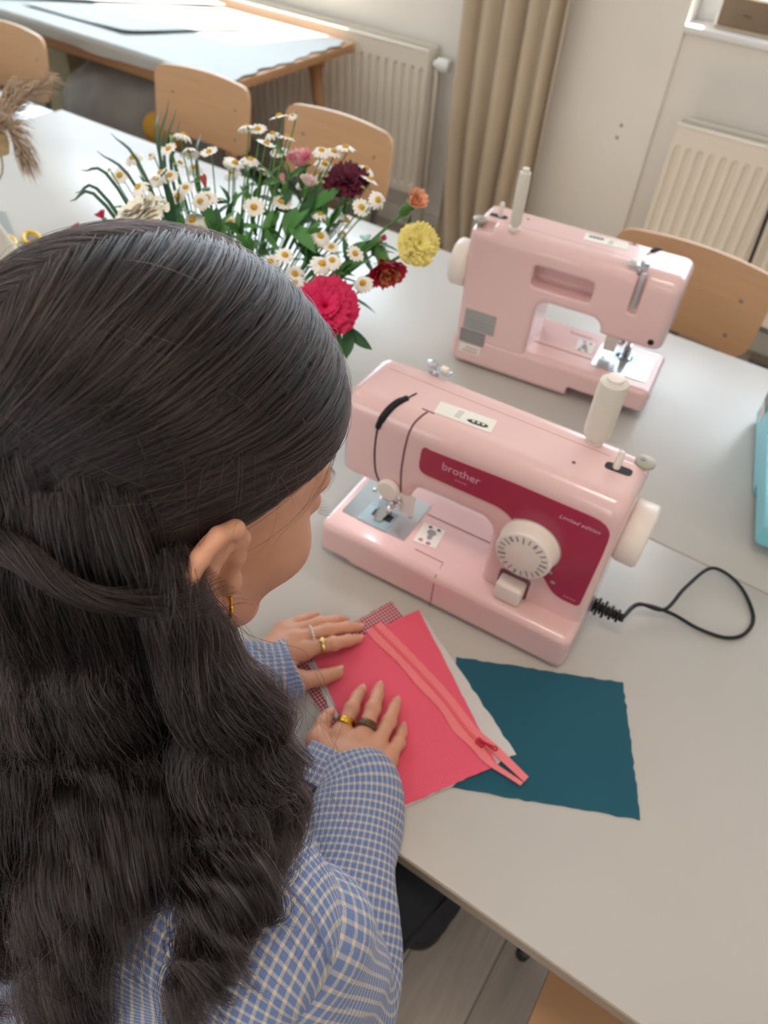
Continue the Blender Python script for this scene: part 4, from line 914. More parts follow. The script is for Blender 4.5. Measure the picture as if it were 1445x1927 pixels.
# ---- hair: cap, drape cores and strands
HC, HRD = np.array([0, -.024, .059]), np.array([.095, .112, .101])
def tuck(z): k = np.clip((.42 - z) / .60, 0, 1); return 1 - .19 * k * k * (3 - 2 * k)      # hair lies close above the ear
def cap_sdf(P):
    L = (P - E0) @ HM; L[..., 0] = L[..., 0] / tuck((L[..., 2] - HC[2]) / HRD[2]); d = sd_ell(L, HC, HRD - .005) * .85
    d = smin(d, sd_ell(L, (0, -.070, -.015), (.066, .048, .055)), .03)
    f = L[..., 1]; h_ = np.interp(f, [-.06, -.045, -.034, .0, .04, .075, .11], [-.12, -.02, .036, .042, .040, .050, .085]); h_ = np.where(f < -.06, -.2, h_)
    return smax(d, (h_ - L[..., 2]) * .8, .008)
V, F = nets(cap_sdf, (-.46, .0, 1.10), (-.10, .42, 1.44), .004); hair_parts = [(V, F)]
rh = np.random.default_rng(5)
def usp(s): s = np.asarray(s, float); return s / np.linalg.norm(s, axis=-1, keepdims=True)
KEY = np.array([(0, -.80, .45), (0, -.60, .78), (0, -.30, .95), (.01, .05, 1.0), (.02, .45, .89), (.02, .78, .62), (.35, .86, .38), (.66, .74, .10), (.86, .48, -.06), (.965, .12, -.11), (.97, -.18, -.13), (.88, -.45, -.20)])
TIE = usp(np.array([0, -.80, -.58]))
def root(u):
    x = np.clip(u, 0, .9999) * (len(KEY) - 1); i = x.astype(int); t = (x - i)[:, None]; return usp(KEY[i] * (1 - t) + KEY[i + 1] * t)
def strands_top(n, side, npt=18):
    u = rh.uniform(0, 1, n) ** .85; nc = 150; uc = (np.floor(u * nc) + .5) / nc + .3 / nc * rh.normal(size=n)
    A = root(u); Ac = root(uc); T = usp(TIE + rh.normal(size=(n, 3)) * np.array([.06, .05, .10]) + np.stack([.22 * u ** 1.2, 0 * u, -.10 + .16 * (1 - u)], 1))
    k = np.clip(1 - np.abs(u - .35) * 1.3, .15, 1)[:, None]
    B = usp(.50 * A + .36 * T + np.array([.62, .02, .04]) * k + np.array([0, 0, .12]) * (1 - k)); Bc = usp(.50 * Ac + .36 * T + np.array([.62, .02, .04]) * k + np.array([0, 0, .12]) * (1 - k))
    t0 = np.where(rh.random(n) < .45, 0, rh.uniform(0, .55, n)); t1 = rh.uniform(.86, 1.03, n)
    t = (t0[:, None] + (t1 - t0)[:, None] * np.linspace(0, 1, npt))[..., None]
    cl = np.clip(t * 1.6, 0, 1) * .55
    P = (1 - t) ** 2 * (A[:, None] * (1 - cl) + Ac[:, None] * cl) + 2 * t * (1 - t) * (B[:, None] * (1 - cl) + Bc[:, None] * cl) * 1.02 + t ** 2 * T[:, None]
    P = usp(P); lift = 1 + ((rh.uniform(-.015, .040, n) + .03 * rh.random(n) ** 8)[:, None] + .020 * np.sin(uc * 260)[:, None] * np.sin(np.pi * np.clip(t[..., 0], 0, 1)) + .010 * np.sin(np.pi * np.linspace(0, 1, npt)) * rh.random(n)[:, None])
    wv = .006 * np.sin(t[..., 0] * rh.uniform(4, 9, n)[:, None] + rh.uniform(0, 6.28, n)[:, None]) * rh.random(n)[:, None]
    P = P * lift[..., None]; P[..., 2] += wv; P[..., 0] *= side * tuck(P[..., 2])
    return hw((HC + P * HRD).reshape(-1, 3)).reshape(n, npt, 3)
def drape(S, V0, length, npt, seed):
    """strand guides fall from S, pushed off shirt and head"""
    r_ = np.random.default_rng(seed); n = len(S); ds = length / (npt - 1); P = S.copy(); D = usp(V0); out = [P.copy()]
    for i in range(npt - 1):
        D = usp(.70 * D + .30 * np.array([0, 0, -1.]) + r_.normal(size=(n, 3)) * .015); P = P + D * (ds[:, None] if np.ndim(ds) else ds)
        for _ in range(2):
            e = 1e-3; f = torso_sdf(P, .026); g = np.stack([torso_sdf(P + np.eye(3)[k] * e, .026) - torso_sdf(P - np.eye(3)[k] * e, .026) for k in range(3)], 1) / (2 * e); pen = np.maximum(0, -f)[:, None]
            P = P + pen * g; D = usp(D + (g * .20 + np.array([-.03, -.20, 0])) * (pen > 0))
            f = cap_sdf(P) - .003; g = np.stack([cap_sdf(P + np.eye(3)[k] * e) - cap_sdf(P - np.eye(3)[k] * e) for k in range(3)], 1) / (2 * e); P = P + np.clip(-f, 0, .02)[:, None] * g
            f = head_sdf(P) - .006; g = np.stack([head_sdf(P + np.eye(3)[k] * e) - head_sdf(P - np.eye(3)[k] * e) for k in range(3)], 1) / (2 * e); P = P + np.maximum(0, -f)[:, None] * g
        out.append(P.copy())
    return np.stack(out, 1)
# starting points of the hanging hair: from behind the right ear round the nape to the left
def lower_guides(n, seed):
    r_ = np.random.default_rng(seed); a = r_.uniform(0, 1, n) ** 1.15; an = np.radians(8 + a * 185)          # 0 = right side, 90 = back, 180 = left
    rad = r_.uniform(.72, .95, n); L = HC + HRD * usp(np.stack([np.cos(an) * .86, -.55 - .40 * np.sin(an), -.36 + r_.uniform(-.36, .22, n) + .45 * r_.random(n) ** 2 * np.sin(an) ** 2], 1)) * rad[:, None]
    S = hw(L); out = (np.stack([np.cos(an), -np.sin(an), 0 * an], 1)) @ HM.T
    V0 = out * r_.uniform(.10, .55, n)[:, None] + np.array([.0, -.12, -.75]) + np.array([.42, .0, 0]) * (np.cos(an) > .35)[:, None] * r_.uniform(0, 1, n)[:, None] + r_.normal(size=(n, 3)) * .12
    return drape(S, V0, r_.uniform(.40, .56, n), 64, seed + 1), r_
G, r_ = lower_guides(190, 31)
# locks falling forward over the right shoulder, between an outer and an inner path read from the photograph
OUT = [(318, 1050), (352, 1140), (424, 1222), (505, 1325), (556, 1415), (545, 1510), (522, 1610), (500, 1700), (470, 1800)]; INN = [(300, 1040), (325, 1160), (350, 1290), (372, 1420), (380, 1550), (372, 1690), (350, 1820), (330, 1930), (320, 2040)]
TL = np.interp(np.arange(9), [0, 1, 2, 3, 8], [.418, .430, .45, .475, .60]); EX = []
for k in range(38):
    u = rh.random() ** .8; sh = rh.normal(size=2) * 8; pts = []
    for i, (a, b) in enumerate(zip(OUT, INN)):
        q = (a[0] * (1 - u) + b[0] * u + sh[0] + rh.normal() * 4, a[1] * (1 - u) + b[1] * u + sh[1]); pts.append(at_t(q, min(TL[i] - .03 * u, surf_t(q, lambda P: torso_sdf(P, .022)) - .004 - .014 * rh.random())))
    EX.append(spline(pts, 64))
EX = np.array(EX); G = np.concatenate([G, EX]); ng, npt = G.shape[:2]
tt = np.linspace(0, 1, npt); arc = tt * .5
amp = r_.uniform(.009, .019, ng); wl = r_.uniform(.092, .112, ng); ph = G[:, 0] @ np.array([52., 20., 30.]) + r_.normal(size=ng) * .55
def curl(i, a=1.):
    env = np.clip((tt - .12) * 2.2, 0, 1); w_ = 2 * np.pi * arc / wl[i] + ph[i]; d_ = np.gradient(G[i], axis=0); d_ /= np.linalg.norm(d_, axis=1)[:, None]
    sx = np.cross(d_, [0.35, 1, .2]); sx /= np.linalg.norm(sx, axis=1)[:, None]; sy = np.cross(d_, sx)
    return (sx * np.sin(w_)[:, None] + sy * (.7 * np.cos(w_))[:, None]) * (env * amp[i] * a)[:, None], sx, sy
LOCK = []
for i in range(ng):
    c, sx, sy = curl(i); LOCK.append((G[i] + c, sx, sy))
    if i % 2 == 0: V, F = tube_vf((G[i] + c)[:46:2], np.interp(tt[:46:2], [0, .1, .4, .6, .72], [.004, .0065, .0050, .0028, .0004]), 6); hair_parts.append((V, F))
V, F = join_vf(hair_parts); hair = mob('hair', V, F, M_HAIR, person, True, True); hair['label'] = 'long dark brown wavy hair, half tied back'
ST = [strands_top(9500, 1.), strands_top(5200, -1.)]; STR = []
def lock_strands(per, npt2):
    out = []; ts = np.linspace(0, 1, npt2)
    for i in range(ng):
        C, sx, sy = LOCK[i]; m_ = per; an = rh.uniform(0, 6.28, m_); rr = np.sqrt(rh.uniform(0, 1, m_)); le = rh.uniform(.72, 1.0, m_); p2 = rh.uniform(0, 6.28, m_); fz = rh.uniform(0, 1, m_) ** 3
        for k in range(m_):
            x = ts * le[k] * (npt - 1); i0 = np.minimum(x.astype(int), npt - 2); t = (x - i0)[:, None]
            c = C[i0] * (1 - t) + C[i0 + 1] * t; a = sx[i0]; b = sy[i0]; prof = np.interp(ts, [0, .12, .45, .8, 1], [.013, .016, .013, .008, .0035]) * rr[k] * (1 + 1.1 * fz[k] * ts)
            tw = an[k] + ts * 2.0 + .35 * np.sin(ts * 11 + p2[k]); q = c + a * (np.cos(tw) * prof)[:, None] + b * (np.sin(tw) * prof)[:, None]
            q = q + a * (.0035 * fz[k] * np.sin(ts * 37 + p2[k]))[:, None]; out.append(q)
    return np.stack(out)
LS = lock_strands(105, 34)
# stray hairs
def strays(n, npt2=16):
    u = rh.uniform(0, 1, n); A = root(u); sd = np.where(rh.random(n) < .75, 1., -1.); A[:, 0] *= sd; A = usp(A + rh.normal(size=(n, 3)) * .25); lowf = (A[:, 2] < .12) & (A[:, 1] > -.45); A[lowf, 2] = .35 + .5 * rh.random(lowf.sum()); A = usp(A)
    tg = usp(np.cross(A, rh.normal(size=(n, 3))) + .8 * (TIE - A)); t = np.linspace(0, 1, npt2)[None, :, None]; ln = rh.uniform(.25, .95, n)[:, None, None]; up = rh.uniform(0.02, .16, n)[:, None, None]
    kk = np.cross(A, tg); P = A[:, None] * 1.0 + tg[:, None] * t * ln + A[:, None] * (up * np.sin(t * np.pi * rh.uniform(.5, 1.1, n)[:, None, None])) + kk[:, None] * (rh.normal(size=n)[:, None, None] * .16 * t * t)
    nr = np.linalg.norm(P, axis=-1, keepdims=True); P = np.where(nr < 1.01, P / nr * 1.01, P); return hw((HC + P * HRD).reshape(-1, 3)).reshape(n, npt2, 3)
SY = strays(620)
def loose(n, npt2=30):
    """single wavy hairs round the hanging mass"""
    out = []
    for _ in range(n):
        i = rh.integers(ng); C, sx, sy = LOCK[i]; le = rh.uniform(.5, 1.); x = np.linspace(0, le, npt2) * (npt - 1); i0 = np.minimum(x.astype(int), npt - 2); t = (x - i0)[:, None]; c = C[i0] * (1 - t) + C[i0 + 1] * t
        s = np.linspace(0, 1, npt2); a = np.clip(rh.normal(size=2), -1.5, 1.5) * .034; w_ = rh.uniform(5, 16); out.append(c + sx[i0] * (a[0] * s + .008 * np.sin(w_ * s + a[0] * 90) * s)[:, None] + sy[i0] * (a[1] * s + .008 * np.cos(w_ * s) * s)[:, None])
    return np.stack(out)
LO = loose(1500)
MH = bpy.data.materials.new('hair_fibre'); MH.use_nodes = True; nt = MH.node_tree; nt.nodes.clear(); ho = nt.nodes.new('ShaderNodeOutputMaterial'); hb = nt.nodes.new('ShaderNodeBsdfHairPrincipled')
hb.parametrization = 'COLOR'; hi = nt.nodes.new('ShaderNodeHairInfo'); hr = nt.nodes.new('ShaderNodeValToRGB'); nt.links.new(hi.outputs['Random'], hr.inputs[0]); nt.links.new(hr.outputs[0], hb.inputs['Color'])
hr.color_ramp.elements[0].color = (.0025, .0018, .0019, 1); hr.color_ramp.elements[1].color = (.040, .021, .016, 1); hr.color_ramp.elements[1].position = 1.0; e_ = hr.color_ramp.elements.new(.7); e_.color = (.0070, .0044, .0040, 1); hb.inputs['Roughness'].default_value = .34; hb.inputs['Radial Roughness'].default_value = .5; hb.inputs['Coat'].default_value = .05
if 'Random Color' in hb.inputs: hb.inputs['Random Color'].default_value = .6
if 'Random Roughness' in hb.inputs: hb.inputs['Random Roughness'].default_value = .3
nt.links.new(hb.outputs[0], ho.inputs[0])
def curves_obj(name, sets, parent):
    hc = bpy.data.hair_curves.new(name); sizes = []; P = []; Rd = []
    for A, r0 in sets:
        n, k = A.shape[:2]; sizes += [k] * n; P.append(A.reshape(-1, 3)); pr = np.interp(np.linspace(0, 1, k), [0, .1, .8, 1], [.9, 1, .8, .25]); Rd.append((r0 * pr[None] * rh.uniform(.7, 1.25, (n, 1))).ravel())
    hc.add_curves(sizes); P = np.concatenate(P) - ORG[parent.name]; Rd = np.concatenate(Rd)
    hc.attributes['position'].data.foreach_set('vector', P.astype(np.float32).ravel())
    ra = hc.attributes.get('radius') or hc.attributes.new('radius', 'FLOAT', 'POINT'); ra.data.foreach_set('value', Rd.astype(np.float32))
    hc.materials.append(MH); o = bpy.data.objects.new(name, hc); COL.objects.link(o); o.parent = parent; o['kind'] = 'stuff'; return o
# the twisted strand pulled across the back of the head
TW = spline([at_t(p, t) for p, t in (((-60, 1000), .362), ((30, 1040), .360), ((130, 1108), .366), ((230, 1132), .376), ((330, 1118), .392), ((385, 1060), .402))], 40); s1 = np.cross(np.gradient(TW, axis=0), ray((150, 1100))); s1 /= np.linalg.norm(s1, axis=1)[:, None]; s2 = np.cross(np.gradient(TW, axis=0), s1); s2 /= np.linalg.norm(s2, axis=1)[:, None]
q_ = np.linspace(0, 1, 40); TWS = np.stack([TW + s1 * ((.007 * r0 * (1 + .5 * np.cos(q_ * 5))) * np.cos(a + q_ * 7))[:, None] + s2 * ((.005 * r0) * np.sin(a + q_ * 7))[:, None] + s1 * (k_ * .012 * q_ ** 3)[:, None] for a, r0, k_ in zip(rh.uniform(0, 6.28, 260), np.sqrt(rh.uniform(0, 1, 260)), rh.normal(size=260))])
curves_obj('hair_strands', [(TWS, .00015), (ST[0], .00016), (ST[1], .00016), (LS, .00015), (SY, .0001), (LO, .00009)], hair)
# eyelashes and eyebrow of the visible side
BR = []
for k in range(40):
    x = k / 39; p0 = np.array([.018 + .034 * x, .097 - .030 * x * x, .036 + .004 * math.sin(x * 3)]); p0 = hw(p0); d_ = HM @ np.array([.8, .1, .25 - .4 * x]); BR.append([p0 + HM @ np.array([0, .002, 0]), p0 + d_ * .004 + HM @ np.array([0, .003, 0]), p0 + d_ * .008 + HM @ np.array([0, .002, 0])])
for k in range(18):
    x = k / 17; p0 = hw((.022 + .024 * x, .093 - .010 * x * x, .014)); d_ = HM @ np.array([.25 + .5 * x, 1, -.15]); BR.append([p0, p0 + d_ * .005, p0 + d_ * .009 + HM @ np.array([0, 0, .003])])
curves_obj('eyelashes', [(np.array(BR), .00012)], hair)

# ================================================================== bouquet
VB = np.array([-.665, .665, TAB]); MOUTH = VB + (0, 0, .185)
vs = thing('flower_vase', 'grey glazed vase holding the bouquet, mostly hidden by the woman\'s head', 'vase', tuple(VB))
lathe('vase_body', [(.045, 0), (.055, .004), (.062, .05), (.060, .10), (.048, .15), (.046, .17), (.052, .185), (.048, .186), (.042, .17), (.044, .15), (.054, .10), (.055, .05), (.03, .012), (.001, .011)], mat('vase_glaze', '#59646c', .25, var=.1), vs, 36)
M_STEM = mat('stem_green', '#4f7a35', .5, var=.2, scale=60); M_LEAF = mat('leaf_green', '#4d8340', .45, var=.3, scale=40); M_LEAFD = mat('leaf_deep_green', '#2c5a34', .5, var=.25, scale=40); M_BLADE = mat('blade_green', '#35573a', .5, var=.2)
M_DPET = mat('daisy_petal', '#f3eee4', .6, sss=.1, sssr=(1, 1, 1)); M_DCEN = mat('daisy_centre', '#d3a233', .8, var=.25, scale=900, bump=.4, bscale=1500)
rf = np.random.default_rng(77)
def near_t(px, Q): d = ray(px); o = np.array([0, 0, CAM_H]); return float((Q - o) @ d / (d @ d))
def frame_of(ax):
    ax = ax / np.linalg.norm(ax); a = np.cross(ax, [.3, .2, 1.]); a /= np.linalg.norm(a); return np.stack([a, np.cross(ax, a), ax], 1)
def stem_path(P, axis, n=12):
    foot = VB + (rf.uniform(-.02, .02), rf.uniform(-.02, .02), .02); mo = MOUTH + (np.clip((P[0] - MOUTH[0]) * .25, -.03, .03), np.clip((P[1] - MOUTH[1]) * .25, -.03, .03), -.005)
    mid = (mo + P) / 2 + np.array([0, 0, .02]); return spline([foot, mo, mid - axis * .01, P - axis * .012, P], n + 6)
def leaf_vf(base, d, up, ln, w_, droop=.25, n=6):
    d = d / np.linalg.norm(d); s = np.cross(d, up); s /= np.linalg.norm(s) + 1e-9; u = np.cross(s, d); V = []; F = []
    for i in range(n + 1):
        x = i / n; ww = w_ * math.sin(math.pi * min(1, x * .93 + .06)) ** .8; c = base + d * ln * x - u * droop * ln * x * x
        V += [c - s * ww + u * ww * .35, c, c + s * ww + u * ww * .35]
    for i in range(n):
        a = i * 3; F += [(a, a + 1, a + 4, a + 3), (a + 1, a + 2, a + 5, a + 4)]
    return np.array(V), F
def carnation_bloom(r, layers, per, ruffle, closed, rg):
    """petals as ruffled fans round the axis z, base at origin"""
    parts = []
    for l in range(layers):
        x = l / max(1, layers - 1); tilt = (1.25 - .95 * x) * closed; n = max(3, int(per * (1.15 - .55 * x))); R = r * (1.0 - .38 * x); h0 = r * .10 * l / layers
        for k in range(n):
            a0 = 2 * math.pi * (k + .5 * (l % 2)) / n + rg.uniform(-.2, .2); wd = 2.2 * math.pi / n * .62; V = []; F = []; ni, nj = 5, 8; ph = rg.uniform(0, 6.28); tl = tilt * rg.uniform(.8, 1.15)
            for i in range(ni + 1):
                q = i / ni
                for j in range(nj + 1):
                    b = (j / nj - .5) * 2; a = a0 + b * wd * (.35 + .65 * q); rr = R * q * (1 - .10 * b * b)
                    e = q * q * ruffle * r * (math.sin(j * 2.6 + ph) + .6 * math.sin(j * 4.7 + ph * 2)); tt_ = tl + .35 * q * q * (1 if closed > .8 else -.2)
                    V.append((math.cos(a) * rr * math.sin(tt_) + e * .3 * math.cos(a), math.sin(a) * rr * math.sin(tt_) + e * .3 * math.sin(a), h0 + rr * math.cos(tt_) + e * .7 + (.06 * r * math.sin(j * 5.1 + ph) * (i == ni))))
            for i in range(ni):
                for j in range(nj): p = i * (nj + 1) + j; F.append((p, p + 1, p + nj + 2, p + nj + 1))
            parts.append((np.array(V), F))
    return join_vf(parts)
def carnation(name, label, cat, px, dia, color, dt=0., t=None, closed=1., layers=6, per=9, ruffle=.10, axis=None, second=None, leaf=True):
    tt_ = t if t else near_t(px, MOUTH + (0, 0, .08)) + dt; r = dia * tt_ / FPX / 2 * 1.08; C = at_t(px, tt_); out = C - MOUTH; ax = np.array(axis, float) if axis is not None else out / np.linalg.norm(out) * .7 + np.array([.25, -.35, .55]); ax /= np.linalg.norm(ax)
    base = C - ax * r * .45; T_ = thing(name, label, cat, tuple(VB + (0, 0, .02)), 0, 'cut flowers in the vase'); M_ = frame_of(ax)
    V, F = carnation_bloom(r, layers, per, ruffle, closed, rf); mb = mat('petal_' + color, '#' + color, .6, var=.10, scale=90, sss=.12, sssr=(1, .5, .5))
    mob('bloom', V @ M_.T + base, F, mb, T_, True, True)
    if second:
        V, F = carnation_bloom(r * .8, 3, 5, ruffle, closed * .7, rf); mob('inner_petals', V @ M_.T + base + ax * r * .12, F, mat('petal_' + second, '#' + second, .6, sss=.12), T_, True, True)
    V, F = lathe_vf([(.0015, -r * .95), (r * .20, -r * .82), (r * .27, -r * .45), (r * .24, -r * .10), (r * .30, r * .10)], 12); mob('calyx', V @ M_.T + base, F, M_STEM, T_, True, True)
    P = stem_path(base - ax * r * .9, ax); V, F = tube_vf(P, .0021, 6); mob('stem', V, F, M_STEM, T_, True, True)
    if leaf:
        for q in (9, 12):
            d_ = P[q] - P[q - 1]; sd = np.cross(d_, rf.normal(size=3)); sd /= np.linalg.norm(sd); V, F = leaf_vf(P[q], d_ / np.linalg.norm(d_) * .6 + sd * .7, np.array([0, 0, 1.]), .055, .004, .3); mob('leaf', V, F, M_LEAFD, T_, True, True)
    return T_
carnation('carnation', 'large crimson pink carnation right against the woman\'s dark hair', 'flower', (611, 572), 122, 'dc1f5c', t=.93, axis=(.35, -.55, .75), layers=7, per=10, ruffle=.13)
carnation('carnation', 'crimson carnation hanging sideways below the pink bud', 'flower', (728, 510), 88, 'c8203f', dt=-.02, closed=.75, axis=(.6, -.5, -.25), second='d9a05a')
carnation('carnation', 'dark burgundy carnation in front of a plywood chair back', 'flower', (652, 328), 84, '5a0f2b', dt=.08, axis=(.1, -.3, .9), ruffle=.12)
carnation('carnation', 'pink and white striped carnation beside the burgundy one', 'flower', (564, 302), 74, 'f5a0ac', dt=.08, closed=.62, axis=(-.1, -.1, .95), second='f6d5d2')
carnation('carnation', 'pale blush carnation bud under the pink and white bloom', 'flower', (532, 338), 34, 'f1b9b4', dt=.05, closed=.4, layers=4, per=6, axis=(-.2, -.2, .9))
carnation('carnation', 'whitish pink carnation partly behind a daisy', 'flower', (580, 342), 46, 'f3dcd6', dt=.06, closed=.7, layers=4, per=7)
carnation('carnation', 'half open peach carnation sticking out furthest to the right above', 'flower', (780, 378), 70, 'fbb892', dt=.02, closed=.55, layers=5, axis=(.45, -.1, .55))
carnation('carnation', 'frilled pale yellow carnation at the right end of the bouquet', 'flower', (792, 457), 80, 'f3e184', dt=-.02, ruffle=.14, axis=(.55, -.5, .55), layers=6)
carnation('carnation', 'closed dusty pink carnation bud above the hanging crimson bloom', 'flower', (718, 450), 38, 'e58b93', dt=-.02, closed=.30, layers=4, per=6, axis=(.5, -.2, .5))
carnation('ranunculus', 'big cream white bloom peeking over the woman\'s hair', 'flower', (256, 392), 116, 'f3ead8', dt=-.06, closed=.85, layers=8, per=7, ruffle=.03, axis=(-.35, -.2, .8))
carnation('carnation', 'small crimson bloom at the left of the cream one', 'flower', (190, 405), 34, 'd83a5a', dt=.0, closed=.6, layers=4, axis=(-.5, -.1, .7))
carnation('carnation', 'coral bloom just showing above the hair on the far left', 'flower', (140, 434), 40, 'e6766c', dt=.0, closed=.7, layers=4, axis=(-.6, -.2, .6))
carnation('carnation', 'salmon bloom half hidden behind the top of the hair', 'flower', (354, 440), 42, 'eda79a', dt=-.03, closed=.8, layers=4, axis=(-.1, -.4, .7))
carnation('alstroemeria', 'slender coral red bloom with green striped buds among the daisies', 'flower', (385, 345), 52, 'd75a5c', dt=.04, closed=.28, layers=3, per=5, ruffle=.03, axis=(-.1, -.1, .95), second='b9a45a')
carnation('lisianthus_bud', 'tall lime green closed bud beside the upright blades', 'flower', (322, 264), 34, 'b9d04a', dt=.12, closed=.16, layers=3, per=4, ruffle=.02, axis=(-.05, .05, 1.), leaf=False)
# chamomile daisies
LM = {'the big crimson carnation': (611, 572), 'the hanging crimson carnation': (728, 510), 'the burgundy carnation': (652, 328), 'the pink and white carnation': (564, 302), 'the yellow carnation': (792, 457), 'the cream bloom': (256, 392), 'the coral red slender bloom': (385, 345), 'the lime green bud': (322, 264), 'the salmon bloom': (354, 440)}
BLL = ['tallest of the upright green blades', 'upright green blade just right of the tallest one', 'upright green blade left of the tallest one', 'short upright green blade by the lime green bud', 'highest of the green blades fanning out to the left', 'second highest green blade fanning out to the left', 'middle green blade fanning out to the left', 'second lowest green blade fanning out to the left', 'lowest green blade fanning out to the left', 'lone upright green blade before the chair back']
_cnt = {}
def spot_label(what, p):
    n, q = min(LM.items(), key=lambda e: (e[1][0] - p[0]) ** 2 + (e[1][1] - p[1]) ** 2); a = math.degrees(math.atan2(q[1] - p[1], p[0] - q[0])) % 360
    d = ['right of', 'above right of', 'above', 'above left of', 'left of', 'below left of', 'below', 'below right of'][int((a + 22.5) // 45) % 8]; k = (what, n, d); i = RANK[k].index(p)
    s = ', ' + ['nearest to it', 'second nearest to it', 'third nearest to it', 'fourth nearest to it', 'fifth nearest to it', 'sixth nearest to it', 'seventh nearest', 'eighth nearest', 'ninth nearest'][i] if len(RANK[k]) > 1 else ''
    return '%s %s %s%s' % (what, d, n, s)
RANK = {}
def rank_spots(what, pts):
    for p in pts:
        n, q = min(LM.items(), key=lambda e: (e[1][0] - p[0]) ** 2 + (e[1][1] - p[1]) ** 2); a = math.degrees(math.atan2(q[1] - p[1], p[0] - q[0])) % 360
        d = ['right of', 'above right of', 'above', 'above left of', 'left of', 'below left of', 'below', 'below right of'][int((a + 22.5) // 45) % 8]; RANK.setdefault((what, n, d), []).append(p)
    for k, v in RANK.items(): v.sort(key=lambda p: (LM[k[1]][0] - p[0]) ** 2 + (LM[k[1]][1] - p[1]) ** 2)
def daisy_label(p): return spot_label('white daisy', p)
D = [(525, 219), (550, 217), (485, 243), (464, 239), (501, 270), (513, 252), (525, 286), (539, 258), (472, 304), (497, 322), (442, 307), (436, 325), (568, 346), (530, 380), (650, 277), (628, 285), (605, 283), (611, 309), (608, 337), (689, 318), (696, 338), (711, 376), (680, 390), (603, 444), (646, 441), (623, 465), (625, 490), (606, 496), (536, 480), (509, 492), (484, 493), (555, 515), (555, 533), (643, 536), (683, 533), (668, 477), (603, 404), (652, 414), (433, 419), (445, 465), (478, 390),
     (250, 297), (283, 292), (357, 284), (393, 286), (339, 307), (349, 353), (365, 315), (344, 255), (317, 280), (293, 337), (304, 347), (302, 325), (319, 330), (302, 392), (393, 418), (362, 414), (429, 418), (377, 379), (389, 372), (404, 377), (476, 389), (436, 307), (471, 300), (225, 330), (206, 320), (334, 370), (260, 352), (329, 402), (444, 462)]
rank_spots('white daisy', D)
def daisy_vf(r, rg, droop):
    parts = []; n = rg.integers(12, 16)
    for k in range(n):
        a = 2 * math.pi * k / n + rg.uniform(-.08, .08); ca, sa = math.cos(a), math.sin(a); w_ = r * .17; ln = r * rg.uniform(.86, 1.05); V = []
        for q, ww, z in ((.30, .55, 0), (.60, 1, .02), (.88, .95, -droop * .6), (1.0, .35, -droop)):
            for s in (-1, 1): V.append((ca * ln * q - sa * w_ * ww * s, sa * ln * q + ca * w_ * ww * s, z * r))
        parts.append((np.array(V), [(2 * i, 2 * i + 1, 2 * i + 3, 2 * i + 2) for i in range(3)]))
    return join_vf(parts)
for i, p in enumerate(D):
    dt = rf.uniform(-.03, .05) + (.08 if p[1] < 350 else 0) - (.08 if p[1] > 470 else 0); tt_ = near_t(p, MOUTH + (0, 0, .06)) + dt; C = at_t(p, tt_)
    out = C - MOUTH; ax = out / np.linalg.norm(out) * .55 + np.array([.1, -.35, .6]) + rf.normal(size=3) * .30; ax /= np.linalg.norm(ax); M_ = frame_of(ax); r = .0145 * rf.uniform(.85, 1.1) * (.5 if p in ((550, 217), (206, 320), (283, 292)) else 1)
    T_ = thing('chamomile_daisy', daisy_label(p), 'flower', tuple(VB + (0, 0, .02)), 0, 'white chamomile daisies of the bouquet')
    V, F = daisy_vf(r, rf, rf.uniform(-.1, .5)); mob('petals', V @ M_.T + C, F, M_DPET, T_, True, True)
    V, F = lathe_vf([(r * .32, -r * .04), (r * .32, r * .08), (r * .24, r * .2), (r * .1, r * .26), (.0001, r * .27)], 12); mob('centre', V @ M_.T + C, F, M_DCEN, T_, True, True)
    P = stem_path(C, ax); V, F = tube_vf(P, .0010, 5); mob('stem', V, F, M_STEM, T_, True, True)
    if i % 2: d_ = P[12] - P[11]; V, F = leaf_vf(P[11], d_ / np.linalg.norm(d_) + rf.normal(size=3) * .7, np.array([0, 0, 1.]), .03, .004); mob('leaf', V, F, M_LEAF, T_, True, True)
# long blades
for i, (tip, base, dt) in enumerate((((318, 188), (305, 330), .10), ((332, 205), (312, 330), .12), ((300, 203), (302, 300), .10), ((338, 228), (325, 340), .10), ((208, 250), (275, 335), .06), ((182, 284), (262, 362), .05), ((152, 320), (222, 355), .03), ((142, 363), (205, 380), .0), ((131, 379), (200, 388), .0), ((378, 250), (372, 330), .1))):
    tt_ = near_t(base, MOUTH + (0, 0, .05)) + dt; B = at_t(base, tt_); A = at_t(tip, tt_ + .06); P = spline([VB + (0, 0, .02), MOUTH + (B - MOUTH) * .2 * np.array([1, 1, 0]), B, A], 16); w_ = np.interp(np.arange(16), [0, 4, 9, 13, 15], [.0012, .0016, .0026, .0018, .0003]); V = []; F = []
    for k in range(16):
        d_ = P[min(k + 1, 15)] - P[max(k - 1, 0)]; s = np.cross(d_, ray(base)); s /= np.linalg.norm(s) + 1e-9; n_ = np.cross(s, d_); n_ /= np.linalg.norm(n_) + 1e-9; V += [P[k] - s * w_[k], P[k] + n_ * w_[k] * .4, P[k] + s * w_[k], P[k] - n_ * w_[k] * .15]
    for k in range(15):
        for e in range(4): F.append((k * 4 + e, k * 4 + (e + 1) % 4, k * 4 + 4 + (e + 1) % 4, k * 4 + 4 + e))
    o = mob('grass_blade', V, F, M_BLADE, None, True, origin=VB + (0, 0, .02)); tag(o, BLL[i], 'leaf', 'long green blades of the bouquet')
